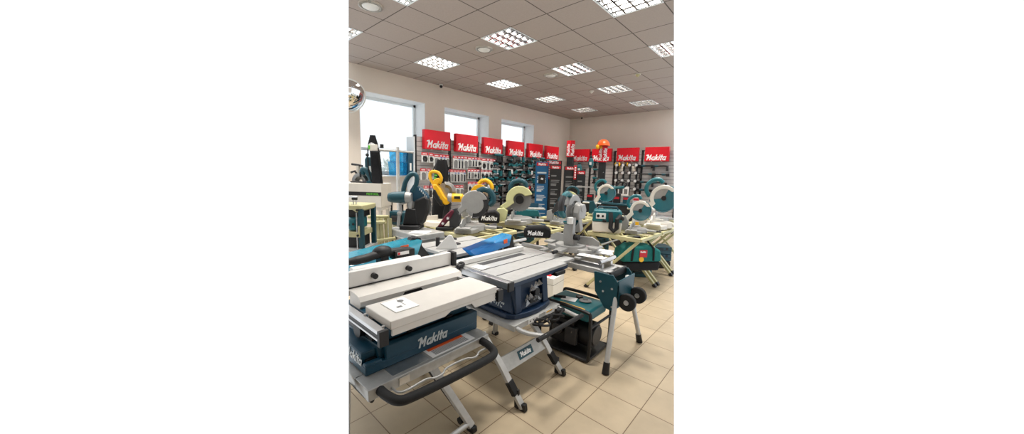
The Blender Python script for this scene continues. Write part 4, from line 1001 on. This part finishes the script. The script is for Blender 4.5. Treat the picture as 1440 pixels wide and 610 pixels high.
gd = MB(); T0 = Matrix.Translation((-2.17,2.13,.93)) @ Matrix.Rotation(R(6), 4, 'X'); hull(gd, -.05, .05, [(-.20,-.035),(.23,-.035),(.27,.06),(.24,.075),(-.28,.05)], T0)
gd = wb(gd, 'blade_guard', BTRANS, T_)
wb(MB().box(.051,.15,.0,.053,.20,.04, T0), 'orange_sticker', LABELO, gd, smooth=False)
b = MB(); n = 40; b.prism([(2.15+(.105 if k % 2 else .112)*math.cos(2*PI*k/n), .86+(.105 if k % 2 else .112)*math.sin(2*PI*k/n)) for k in range(n)], -2.172, -2.169, 'yz'); wb(b, 'blade', STEEL, T_, smooth=False)
b = MB(); b.prism([(2.36,.85),(2.48,.85),(2.46,.93),(2.44,1.0),(2.38,1.01)], -2.20, -2.15, 'yz'); wb(b, 'riving_bracket', BLACK, T_, bevel=.004)
t = thing('paper_leaflet', 'small white leaflet at the near edge of the aluminium saw table', 'paper', (-1.93, 1.80, .8515), 10); MB().box(-.06,-.05,0,.06,.05,.003).build('sheet', PAPER, t, smooth=False); MB().box(-.04,.0,.003,.03,.008,.0035).build('print', GREYP, t, smooth=False)
t = thing('cable_bundle', 'black cable bundle lying in the handle of the grey saw stand', 'cable', (-1.38, 2.02, .50), 0)
b = MB(); pts = []
for k in range(70):
    a = k*.55; pts.append((.035*math.cos(a*.9)+.02*math.sin(a*.31), -.18+.37*k/69+.06*math.sin(a), .02+.018*math.cos(a*1.3)))
b.tube(smooth_path(pts, 1), .009, 6); b.build('cable', RUBBER, t); MB().tube([(-.02,.12,.035),(.0,.2,.03)], .018, 10).build('plug', BLACK, t)

# ---- third table saw behind, light top with mitre gauge
K = thing('table_saw', 'pale-topped table saw with black-knobbed mitre gauge, behind the clear guards of the front saws', 'table saw', (-2.75, 2.05, 0))
b = MB(); b.box(-2.92,1.80,.845,-2.32,2.55,.875); tp_ = wb(b, 'table_top', ALU, K, bevel=.003, cut=True)
b = MB()
for x in (-2.5,-2.72): b.box(x-.006,1.81,.8745,x+.006,2.54,.876)
wb(b, 'mitre_slot', INK, tp_, smooth=False, cut=True)
b = MB(); b.box(-2.88,1.88,.5,-2.36,2.42,.845); wb(b, 'body', TEALD, K, bevel=.01)
for sx in (-2.85,-2.38):
    for sy in (1.90, 2.40):
        lg = wb(MB().bar((sx,sy,.5),(sx,sy,.02),.04), 'leg', DARK, K); wb(MB().bar((sx,sy,.025),(sx,sy,0),.05), 'rubber_foot', BLACK, lg)
b = MB(); b.prism([(-.11,-.03),(.10,-.03),(.10,.0),(.05,.1),(.02,.11)], -.01, .01, 'xz', Matrix.Translation((-2.55,1.93,.906)) @ Matrix.Rotation(R(50),4,'Z')); mg = wb(b, 'mitre_gauge', FENCE, K, bevel=.003)
b = MB(); b.cyl((-2.70,1.93,.876),(-2.70,1.93,.965),.020,n=14); wb(b, 'gauge_knob', BLACK, mg)
b = MB(); b.box(-2.80,2.02,.876,-2.62,2.16,.888); b.cyl((-2.72,2.08,.885),(-2.72,2.08,.95),.012,n=10); b.tube([(-2.80,2.1,.94),(-2.62,2.1,.94)], .01, 8); wb(b, 'work_clamp', DARK, K)

# ================================================================ GENERATOR AND BOX
Gn = thing('portable_generator', 'teal portable generator in a black tube frame on the floor by the wheeled stand', 'generator', (-1.52, 2.65, 0))
for y in (2.455, 2.845):
    pts = smooth_path([(-1.52,y,.02),(-1.27,y,.02),(-1.25,y,.04),(-1.25,y,.43),(-1.27,y,.465),(-1.74,y,.465),(-1.78,y,.44),(-1.78,y,.04),(-1.76,y,.02),(-1.52,y,.02)], 2)
    wb(MB().tube(pts, .0155, 10), 'frame_loop', BLACK, Gn)
for x, z in ((-1.27,.02),(-1.75,.02),(-1.25,.33),(-1.78,.33)): wb(MB().cyl((x,2.455,z),(x,2.845,z),.012,n=10), 'frame_crossbar', BLACK, Gn)
wb(MB().box(-1.77,2.46,.02,-1.26,2.84,.035), 'base_tray', BLACK, Gn)
b = MB(); b.box(-1.745,2.475,.355,-1.285,2.825,.455); tk = wb(b, 'fuel_tank', TEAL, Gn, bevel=.02)
b = MB(); b.cyl((-1.52,2.72,.455),(-1.52,2.72,.475),.035,n=18); wb(b, 'fuel_cap', BLACK, tk, bevel=.004)
b = MB(); b.box(-1.60,2.485,.4555,-1.34,2.515,.457); wb(b, 'yellow_sticker', YEL, tk, smooth=False)
b = MB()
for k in range(8): b.box(-1.62+k*.01,2.474,.37,-1.616+k*.01,2.476,.44)
wb(b, 'tank_ribs', TEALD, tk, smooth=False)
b = MB(); b.box(-1.72,2.52,.06,-1.45,2.78,.30); b.cyl((-1.45,2.65,.18),(-1.30,2.65,.18),.12,n=24); wb(b, 'engine_block', BLACK, Gn, bevel=.01)
b = MB(); b.cyl((-1.60,2.47,.20),(-1.60,2.53,.20),.055,n=20); b.box(-1.52,2.48,.1,-1.40,2.52,.26); wb(b, 'exhaust', DARK, Gn, bevel=.006)
b = MB(); b.cyl((-1.30,2.65,.18),(-1.275,2.65,.18),.09,n=20); wb(b, 'recoil_cover', DARK, Gn, bevel=.006)
for k, (x, y) in enumerate(((-1.73,2.48),(-1.30,2.48),(-1.73,2.82),(-1.30,2.82))): wb(MB().cyl((x,y,.012),(x,y,0),.02), 'rubber_foot', RUBBER, Gn)
t = thing('paper_sheet', 'white slip of paper on top of the teal generator', 'paper', (-1.57, 2.62, .4785), 15); MB().box(-.07,-.05,-.02,.07,.05,-.018).build('sheet', PAPER, t, smooth=False)
t.location.z = .477
t = thing('clear_pouch', 'small clear pouch of spare parts on top of the teal generator', 'pouch', (-1.43, 2.67, .458), 25); MB().sph((0,0,.008), (.06,.045,.012), 16, 8).build('pouch', GREYP, t); MB().box(-.02,-.015,.015,.025,.015,.021).build('contents', DARK, t)
t = thing('marker_pen', 'black marker lying on the teal generator', 'marker', (-1.66, 2.58, .457), 30); MB().cyl((-.05,0,.011), (.05,0,.011), .011).build('barrel', BLACK, t); MB().cyl((.03,0,.011), (.065,0,.011), .0125).build('cap', DARK, t)
t = thing('white_carton', 'white carton with red and pink print on the floor behind the blue table saw', 'carton', (-2.52, 3.56, 0), 8)
MB().box(-.20,-.16,0,.20,.16,.29).build('carton', WHITE, t, .004); b = MB()
for k in range(3): b.box(-.12+k*.09, -.1, .2905, -.06+k*.09, .12, .2912)
b.build('red_print', REDP, t, smooth=False); MB().box(-.2005,-.1605,.20,.2005,.1605,.204).build('tape_line', INK, t, smooth=False)

# ================================================================ LEFT SIDE BY THE WINDOW
cr = YAW
def face(x, y, z): return (x, y, z)
RZV = 41
t = thing('display_cabinet', 'white display cabinet with a black band of green lettering at the left edge', 'cabinet', (-4.42, 2.215, 0), RZV)
MB().box(-.75,0,1.09,0,.38,1.425).build('cabinet', OFFW, t, .004, cut=True)
bd = MB().box(-.752,-.003,1.255,.001,.0,1.305).build('black_band', BLACK, t, cut=True, smooth=False)
words(bd, LIME, (-.205,-.004,1.265), (1,0,0), (0,0,1), .030, 'FESTOOL', bold=.0008)
b = MB(); b.box(-.75,.02,1.05,-.005,.36,1.09); b.box(-.06,.04,0,-.02,.08,1.05); b.box(-.06,.30,0,-.02,.34,1.05); b.box(-.6,.30,0,-.56,.34,1.05); b.box(-.6,.04,0,-.56,.08,1.05); b.build('support_frame', OFFW, t, cut=True)
def on_cab(lx, ly, z=1.427):
    c, s = math.cos(R(RZV)), math.sin(R(RZV)); return (-4.42+lx*c-ly*s, 2.215+lx*s+ly*c, z)
t = thing('circular_saw', 'small grey circular saw on the white cabinet at the left edge', 'circular saw', on_cab(-.345,.14), RZV)
MB().ring((0,.02), .12, .03, 0, 180, -.02, .02, 20).build('blade_guard', CASTALU, t, cut=True); MB().box(-.13,-.05,0,.13,.05,.018).build('shoe', DARK, t, .003, cut=True); MB().tube([(-.06,.04,.1),(-.1,.04,.16),(-.16,.04,.14)], .016, 8).build('grip', BLACK, t, cut=True)
t = thing('belt_sander', 'teal hand-held sander standing on the white cabinet beside the grey circular saw', 'sander', on_cab(-.205,.08), RZV)
MB().tube(smooth_path([(-.09,0,.12),(-.08,0,.19),(-.03,0,.19),(.02,0,.10),(.05,0,.03)]), .04, 12).build('body', TEALD, t); MB().box(-.02,-.035,0,.09,.035,.03).build('base', TEALD, t, .006); MB().tube([(-.1,-.03,.08),(-.1,-.03,.15)], .014, 8).build('grip', BLACK, t)
t = thing('carry_case', 'tall dark teal tool case with white label behind the black bag on the white cabinet', 'tool case', on_cab(-.255,.28), RZV)
MB().prism([(-.07,0),(.07,0),(.07,.33),(.04,.37),(-.05,.37),(-.07,.33)], -.05, .05).build('shell', TEALD, t, .012); MB().box(-.01,-.053,.1,.03,-.049,.24).build('label', PAPER, t, smooth=False); MB().sph((-.05,-.0,.40), .025, 10, 8).build('knob', BLACK, t); MB().cyl((-.05,0,.36),(-.05,0,.40), .008, n=8).build('stem', BLACK, t)
def tall_bag(loc, rz, Hh, w0, w1, label, lean):
    t = thing('rail_bag', label, 'bag', loc, rz)
    b = MB(); rings = 8; n = 12
    for i in range(rings+1):
        f = i/rings; wd = w0+(w1-w0)*f; wd *= (1 if f < .9 else .72); 
        for k in range(n):
            a = 2*PI*k/n; b.v.append((lean*f*Hh+wd/2*math.copysign(abs(math.cos(a))**.6, math.cos(a)), wd/3*math.sin(a), f*Hh))
    b.f = [(i*n+k, i*n+(k+1) % n, (i+1)*n+(k+1) % n, (i+1)*n+k) for i in range(rings) for k in range(n)] + [tuple(range(n))[::-1], tuple(rings*n+k for k in range(n))]
    b.build('bag_body', BAGC, t)
    for s in (-1, 1): MB().tube(smooth_path([(s*w0*.5,-.03,.02),(lean*.3*Hh+s*w0*.62,-.05,Hh*.35),(lean*.7*Hh+s*w1*.75,-.03,Hh*.75),(lean*Hh+s*w1*.3,0,Hh*.99)]), .008, 6).build('strap', BAGC, t)
    return t
t = tall_bag(on_cab(-.075,.07), RZV, .66, .15, .10, 'tall black bag with straps standing on the white cabinet in front of the near window', -.08)
MB().ring((-.05,.50), .055, .02, 0, 360, -.05, -.035, 16).build('reflective_band', GREYL, t)
t2 = thing('rail_clamp', 'white and lime clamp on the rail beside the tall black bag', 'clamp', on_cab(-.06,.0,1.87), RZV)
MB().box(-.07,-.05,.0,.04,-.02,.085).build('jaw', OFFW, t2, .006); MB().box(-.08,-.055,.02,-.055,-.045,.07).build('lime_mark', LIME, t2, .002); MB().cyl((.04,-.035,.05),(.12,-.035,.055), .008, n=8).build('screw', STEEL, t2); MB().cyl((.10,-.035,.04),(.10,-.035,.09), .024, n=12).build('knob', BLACK, t2); MB().box(-.03,-.07,-.02,.08,-.03,0).build('foot', BLACK, t2, .006)
t = thing('hand_plane', 'small black tool on the white cabinet at the very left edge', 'tool', on_cab(-.42,.24), RZV)
MB().box(-.02,-.03,0,.01,.03,.24).build('stand', OFFW, t, cut=True); MB().tube([(-.1,0,.26),(0,0,.25),(.06,0,.235)], .016, 8).build('body', BLACK, t, cut=True)
GREYT = mat('grey_painted_tube', (190, 190, 188), .5)
# white tube rail with post
t = thing('tube_rail', 'white tube post with cross rail in front of the near window', 'rail', (-5.25, 2.94, 0), 90)
MB().cyl((0,0,0), (0,0,2.0), .028, n=14).build('post', GREYT, t); MB().cyl((-.35,0,1.935), (.30,0,1.935),   .017, n=12).build('cross_rail', GREYT, t); MB().cyl((0,0,0), (0,0,.02), .12, n=20).build('base_plate', PVC, t)
# clear blue bins on the window sill
for k, (y, z, wd, hh, lab) in enumerate(((3.50,1.512,.30,.27,'lower clear blue storage bin on the near window sill'), (3.51,1.785,.27,.22,'upper clear blue storage bin stacked on the near window sill'))):
    t = thing('storage_bin', lab, 'bin', (-6.47, y+.12, z), 90)
    b = MB(); b.prism([(-wd/2+.02,0),(wd/2-.02,0),(wd/2,hh),(-wd/2,hh)], -.12, -.115); b.prism([(-wd/2+.02,0),(wd/2-.02,0),(wd/2,hh),(-wd/2,hh)], .115, .12); b.box(-wd/2+.01,-.12,0,wd/2-.01,.12,.006); b.add([(-wd/2+.02,-.12,0),(-wd/2+.02,.12,0),(-wd/2,.12,hh),(-wd/2,-.12,hh)], [(0,1,2,3)]); b.add([(wd/2-.02,-.12,0),(wd/2-.02,.12,0),(wd/2,.12,hh),(wd/2,-.12,hh)], [(0,1,2,3)])
    b.build('tub', BINTR, t); b = MB(); b.tube([(-wd/2,-.125,hh),(wd/2,-.125,hh),(wd/2,.125,hh),(-wd/2,.125,hh)], .009, 6, closed=True); b.build('rim', BINTR, t)
t = thing('blue_carton', 'dark blue carton with white label at the end of the window sill, behind the bins', 'carton', (-6.44, 3.845, 1.512), 90)
MB().box(-.06,-.1,0,.06,.1,.5).build('carton', NAVY, t, .006); MB().box(-.02,-.103,.1,.02,-.099,.26).build('label', PAPER, t, smooth=False)
AUTO_CUT = True
# planer in the left foreground
t = thing('thickness_planer', 'cream and teal thickness planer on a stand at the left edge', 'planer', (-3.205, 1.41, 0), RZV)
b = MB(); b.prism([(-.6,1.27),(-.0,1.27),(.0,1.22),(-.06,1.20),(-.10,1.225),(-.6,1.225)], 0, .32); b.build('top_plate', CREAM, t, .008, cut=True)
for y in (0, .28): MB().box(-.045,y,.84,.0,y+.04,1.24).build('column', TEALD, t, .004)
MB().box(-.6,-.005,1.02,-.065,.26,1.14).build('cutter_head', TEAL, t, .02, cut=True); MB().box(-.6,-.01,.955,-.03,.30,1.01).build('chip_cover', CREAM, t, .006, cut=True)
MB().box(-.045,-.012,.955,-.025,-.005,1.07).build('side_cover', CREAM, t, .004)
MB().box(-.6,.05,.84,-.06,.28,.955).build('bed_void_shade', BLACK, t, cut=True); MB().box(-.6,.1,1.14,-.06,.3,1.225).build('roller_void_shade', BLACK, t, cut=True)  # black blocks fill the open voids: their shade is put into the colour
MB().box(-.6,0,.80,0,.34,.84).build('bed', ALU, t, .004, cut=True)
b = MB()
for z in (1.225, .975): b.cyl((-.045,-.018,z),(-.045,-.004,z), .012, n=10)
b.cyl((-.09,-.009,1.085),(-.09,.0,1.085), .012, n=10); b.build('bolt', BLACK, t)
MB().cyl((-.055,-.004,.84),(-.055,-.004,1.2), .006, n=8).build('lead_screw', STEEL, t)
lb = MB().box(-.20,-.007,1.065,-.13,-.004,1.085).build('name_plate', BLACK, t, smooth=False); logo(lb, LOGOW, (-.188,-.007,1.07), (1,0,0), (0,0,1), .011, wid=.2)
MB().box(-.245,-.004,1.145,-.205,-.001,1.205).build('notice', PAPER, t, .002)
b = MB(); b.tube([(-.6,.1,1.345),(-.09,.1,1.345)], .008, 8); b.cyl((-.135,.1,1.27),(-.135,.1,1.345),.006, n=8); b.cyl((-.105,.1,1.27),(-.105,.1,1.345),.006, n=8); ck = b.build('crank', STEEL, t, cut=True); MB().cyl((-.145,.1,1.325),(-.095,.1,1.325), .012, n=10).build('crank_knob', BLACK, ck)
b = MB(); b.box(-.6,.02,.76,-.0,.32,.80); b.bar((-.02,.04,.78),(.0,.02,0),.04); b.bar((-.02,.30,.78),(.0,.32,0),.04); b.bar((-.56,.30,.78),(-.58,.32,0),.04); b.bar((-.56,.04,.78),(-.58,.02,0),.04); b.build('stand', DARK, t, cut=True)
AUTO_CUT = False
# folded cream stand and boxes behind the planer
t = thing('folded_stand', 'cream folding stand folded upright beside the planer', 'folding stand', (-3.62, 1.88, 0), RZV)
b = MB(); b.cyl((-.22,0,1.07),(.02,0,1.08),.02); b.cyl((-.22,-.05,1.01),(.0,-.05,1.02),.02)
b.build('top_tube', CREAM, t)
for x in (-.10,-.06,-.02,.03): MB().bar((x,-.02+.03*(x > -.05),1.06),(x+.01,0,.0),.028,.035).build('leg', CREAM, t, .003)
MB().cyl((-.12,-.06,.80),(.12,-.06,.84),.018).build('lower_tube', CREAM, t)
t = thing('brown_carton', 'small brown cardboard box behind the folded cream stand', 'carton', (-4.13, 2.62, .793), 35); MB().box(-.05,-.05,0,.05,.05,.17).build('carton', BROWN, t, .003); MB().box(-.051,-.01,.05,.051,.01,.171).build('tape', CREAM, t, smooth=False)
t = thing('tool_carrier', 'dark tool unit with black loop handles behind the flip-over saw motor', 'power tool', (-4.62, 2.66, .793), RZV)
MB().box(-.2,-.12,0,.12,.12,.2).build('body', TEALD, t, .02); MB().cyl((-.12,-.14,.1),(.02,-.14,.1),.05, n=14).build('motor', BLACK, t)
for x in (-.17, .0): MB().tube(smooth_path([(x,-.02,.18),(x,-.02,.33),(x+.02,-.02,.36),(x+.15,-.02,.36),(x+.17,-.02,.33),(x+.17,-.02,.18)], 1), .016, 8).build('loop_handle', BLACK, t)
t = tall_bag((-4.51, 3.25, .783), 41, 1.02, .26, .22, 'tall black bag with green print between the dark teal flip-over saw and the yellow saw', .05)
b = MB()
for k in range(5): b.box(-.06+.012*(k % 2), -.10, .62+k*.045, -.02+.012*(k % 2), -.075, .645+k*.045)
b.build('green_print', LIME, t, smooth=False)

# ================================================================ FLOOR DISPLAYS IN THE MIDDLE
def carton(name, loc, rz, wd, dp, z0, z1, m, label, head=True, group=None):
    t = thing(name, label, 'carton', (loc[0], loc[1], z0), rz, group); hh = z1-z0
    MB().box(-wd/2,-dp/2,0,wd/2,dp/2,hh).build('carton', m, t, .004)
    if head:
        hb = MB().box(-wd/2*.86,-dp/2-.003,hh-.10,wd/2*.86,-dp/2+.001,hh-.02).build('red_header', REDP, t, smooth=False)
        logo(hb, LOGOW, (-wd*.3,-dp/2-.003,hh-.085), (1,0,0), (0,0,1), wd*.155, wid=.2)
    b = MB(); k = 0; rg = random.Random(int(loc[0]*100)); z = hh-.30
    while z > .35:
        l = wd*(.35+.4*rg.random()); b.box(-wd*.36,-dp/2-.002,z,-wd*.36+l,-dp/2+.001,z+.018+.02*(k % 4 == 0)); z -= .045+.06*(k % 4 == 0); k += 1
    b.build('white_print', LOGOG if m == TOWER else GREYP, t, smooth=False)
    return t
t = carton('tall_carton', (-5.30, 7.12), 36, .34, .16, 0, 1.93, TOWER, 'tall blue printed tower carton with red header, centre of the floor displays')
MB().box(-.09,-.084,1.36,.09,-.079,1.60).build('picture_panel', BCARD, t, smooth=False); b = MB(); b.prism([(-.04,1.48),(.02,1.46),(.05,1.49),(.0,1.52)], -.088, -.084); b.build('picture', LOGOW, t, smooth=False)
for k, (loc, wd, z0, z1, lab) in enumerate((((-5.72,6.98),.30,0,1.30,'low black carton with red header left of the blue tower'),
        ((-4.97,7.26),.30,0,1.86,'black carton with red header standing just right of the blue tower'), ((-4.68,7.52),.32,0,1.84,'black carton with red header, second to the right of the blue tower'),
        ((-4.42,7.62),.22,0,1.74,'narrower black carton with red header, third to the right of the blue tower'), ((-5.28,7.62),.44,0,1.99,'wide dark carton with red headers standing behind the black cartons'))):
    carton('display_carton', loc, 36, wd, .16, z0, z1, BCARD, lab)
for loc, z, lab in (((-5.12,7.2),1.5,'narrow vertical red strip between the blue tower and the first black carton'), ((-4.52,7.50),1.5,'narrow vertical red strip between the second and third black cartons')):
    t = thing('banner_strip', lab, 'banner', (loc[0], loc[1], 0), 36); MB().box(-.035,-.02,z,.035,0,z+.36).build('banner', REDP, t, .003); b = MB()
    for k in range(5): b.box(-.018,-.023,z+.04+k*.06,.018,-.019,z+.075+k*.06)
    b.build('white_print', LOGOW, t, smooth=False); MB().box(-.05,-.015,0,.05,.0,z).build('stand', BCARD, t, smooth=False)
def column(loc, z0, z1, label):
    t = thing('column_topper', label, 'sign column', (loc[0], loc[1], 0), 20)
    wd = .115
    tri = [(-wd,-.02),(0,-wd*.62),(wd,-.02),(0,wd*.9)]
    MB().prism(tri, z0, z1, 'xy').build('red_topper', RED, t, .003)
    for (x0, y0), (x1, y1) in (((-wd,-.02),(0,-wd*.62)),((0,-wd*.62),(wd,-.02))):
        d = Vector((x1-x0, y1-y0, 0)).normalized(); n_ = d.cross(Vector((0,0,1)))
        o = Vector((x0,y0,z0+.03)) + d*.105 + n_*.001
        logo(t, LOGOW, o, (0,0,1), -d, .085, wid=.19)
    MB().box(-.12,-.10,.0,.12,.12,.06).build('foot', BLACK, t, .005); MB().box(-.09,-.04,.06,.09,.07,z0).build('stand_post', BCARD, t, .004)
    b = MB()
    for k in range(6): b.cyl((-.05+.1*(k % 2),-.04,.9+.16*k),(-.05+.1*(k % 2),-.11,.9+.16*k),.01, n=8)
    b.build('peg', STEEL, t)
    return t
column((-5.0,8.0), 2.10, 2.55, 'red column topper with vertical white script near the back left corner')
column((-4.03,8.0), 1.96, 2.37, 'red column topper with vertical white script under the orange helmet')
t = thing('safety_helmet', 'orange forestry helmet with yellow ear muffs on top of the red column', 'helmet', (-4.03, 7.99, 2.372), 0)
MB().sph((0,0,.0), (.165,.15,.17), 22, 10, 0, 1).build('shell', ORANGE, t); b = MB(); b.prism([(.0,-.16),(.14,-.19),(.2,-.12),(.15,.0),(.0,.1)], .0, .015, 'xy'); b.build('brim', ORANGE, t, .004)
for s in (-1, 1): MB().sph((-.06+s*.03, -.13+.1*(s > 0), -.03), (.05,.04,.06), 14, 8).build('ear_muff', YEL, t)
MB().tube([(-.09,-.13,-.0),(-.1,-.08,.1)], .01, 6).build('muff_arm', BLACK, t)
def trimmer(loc, top, rz, label):
    t = thing('grass_trimmer', label, 'trimmer', (loc[0], loc[1], 0), rz, 'trimmers standing by the back wall')
    MB().cyl((0,0,0.05), (0,0,top-.28), .016, n=10).build('shaft', BLACK, t)
    MB().sph((0,0,top-.16), (.075,.075,.15), 14, 10).build('motor_housing', TEAL, t); MB().sph((0,0,top-.0), (.04,.04,.04), 10, 8).build('cap', BLACK, t)
    MB().cyl((0,0,.0), (0,0,.06), .06, n=14).build('cutting_head', BLACK, t); MB().tube(smooth_path([(0,0,top-.5),(.12,0,top-.45),(.16,0,top-.55)], 1), .012, 8).build('loop_handle', BLACK, t)
    MB().box(-.03,-.08,top-.22,.03,-.07,top-.14).build('label', PAPER, t, .002)
trimmer((-4.55,8.35), 2.12, 20, 'teal-headed trimmer standing upright between the two red columns'); trimmer((-5.02,8.55), 1.95, 20, 'teal-headed trimmer standing upright right beside the back left red column')
t = thing('hedge_trimmer', 'teal hedge trimmer on the display behind the far mitre saw', 'hedge trimmer', (-3.3, 7.4, 1.30), 12)
MB().tube([(-.4,0,.05),(.0,0,.05),(.15,0,.07)], .035, 10).build('body', TEAL, t); MB().box(-1.0,-.01,.02,-.4,.01,.05).build('blade', STEEL, t); MB().tube(smooth_path([(.15,0,.07),(.22,0,.16),(.05,0,.2),(-.05,0,.08)]), .018, 8).build('handle', BLACK, t); MB().box(-.3,-.04,-.3,-.1,.04,.02).build('stand', BCARD, t)
t = thing('display_counter', 'low dark display counter in front of the back wall', 'counter', (-3.5, 7.45, 0), 0)
MB().box(-.55,-.25,0,.75,.25,.96).build('carcass', BCARD, t, .01); MB().box(-.58,-.28,.96,.78,.28,1.0).build('counter_top', TEALD, t, .005)
for k in range(6):
    t = thing('boxed_accessory', 'small boxed accessory with red label on the dark display counter, %s from the left' % ['first','second','third','fourth','fifth','last'][k], 'carton', (-3.98+.23*k, 7.38, 1.0), 20, 'boxed accessories on the dark counter')
    MB().box(-.08,-.05,0,.08,.05,.16+.06*(k % 2)).build('carton', [BCARD, TEALD, GREYL][k % 3], t, .003); MB().box(-.07,-.053,.09,.05,-.049,.14).build('red_label', REDP, t, smooth=False)
# tool cases stacked under and behind the middle benches
def case(loc, rz, label, group, m=TEALD):
    t = thing('tool_case', label, 'tool case', loc, rz, group)
    MB().box(-.22,-.16,0,.22,.16,.13).build('case_body', m, t, .015); MB().box(-.21,-.163,.06,.21,-.157,.067).build('seam', BLACK, t, smooth=False)
    MB().tube([(-.07,-.16,.09),(-.06,-.19,.1),(.06,-.19,.1),(.07,-.16,.09)], .01, 6).build('handle', BLACK, t); MB().box(-.15,-.165,.08,-.11,-.157,.12).build('latch', BLACK, t, .002); MB().box(.11,-.165,.08,.15,-.157,.12).build('latch', BLACK, t, .002)
    return t
c0 = c1 = None
for nm, x, y, n in (('under the grey mitre saw bench', -3.35, 3.16, 3), ('under the olive-guard saw bench', -3.3, 4.4, 3), ('under the bench of the yellow saw', -4.35, 2.95, 4), ('behind the olive-guard saw', -4.35, 3.95, 5), ('before the power tool wall', -5.3, 4.9, 5), ('on the floor before the fourth bay', -5.3, 5.8, 6), ('under the far middle bench', -3.1, 6.1, 4), ('under the second right-hand bench', -2.0, 5.4, 3), ('under the far right-hand bench', -1.95, 6.2, 3), ('on the floor before the fifth bay', -5.2, 6.4, 5), ('behind the low teal planer', -4.6, 5.6, 6)):
    for k in range(n):
        lab = 'closed dark teal tool case %s, %s' % (nm, ['lowest of its stack','second from below','third from below','fourth from below','fifth from below','sixth from below'][k])
        if (k+int(-x*10)) % 3 == 1:
            lab = lab.replace('dark teal', 'black')
            if c1 is None: c1 = case((x, y, .131*k), 35, lab, 'tool cases ' + nm, BLACK)
            else: copy_thing(c1, (x, y, .131*k), 35+(k*7) % 11, lab, 'tool cases ' + nm)
        elif c0 is None: c0 = case((x, y, .131*k), 35, lab, 'tool cases ' + nm)
        else: copy_thing(c0, (x, y, .131*k), 35+(k*7) % 11, lab, 'tool cases ' + nm)
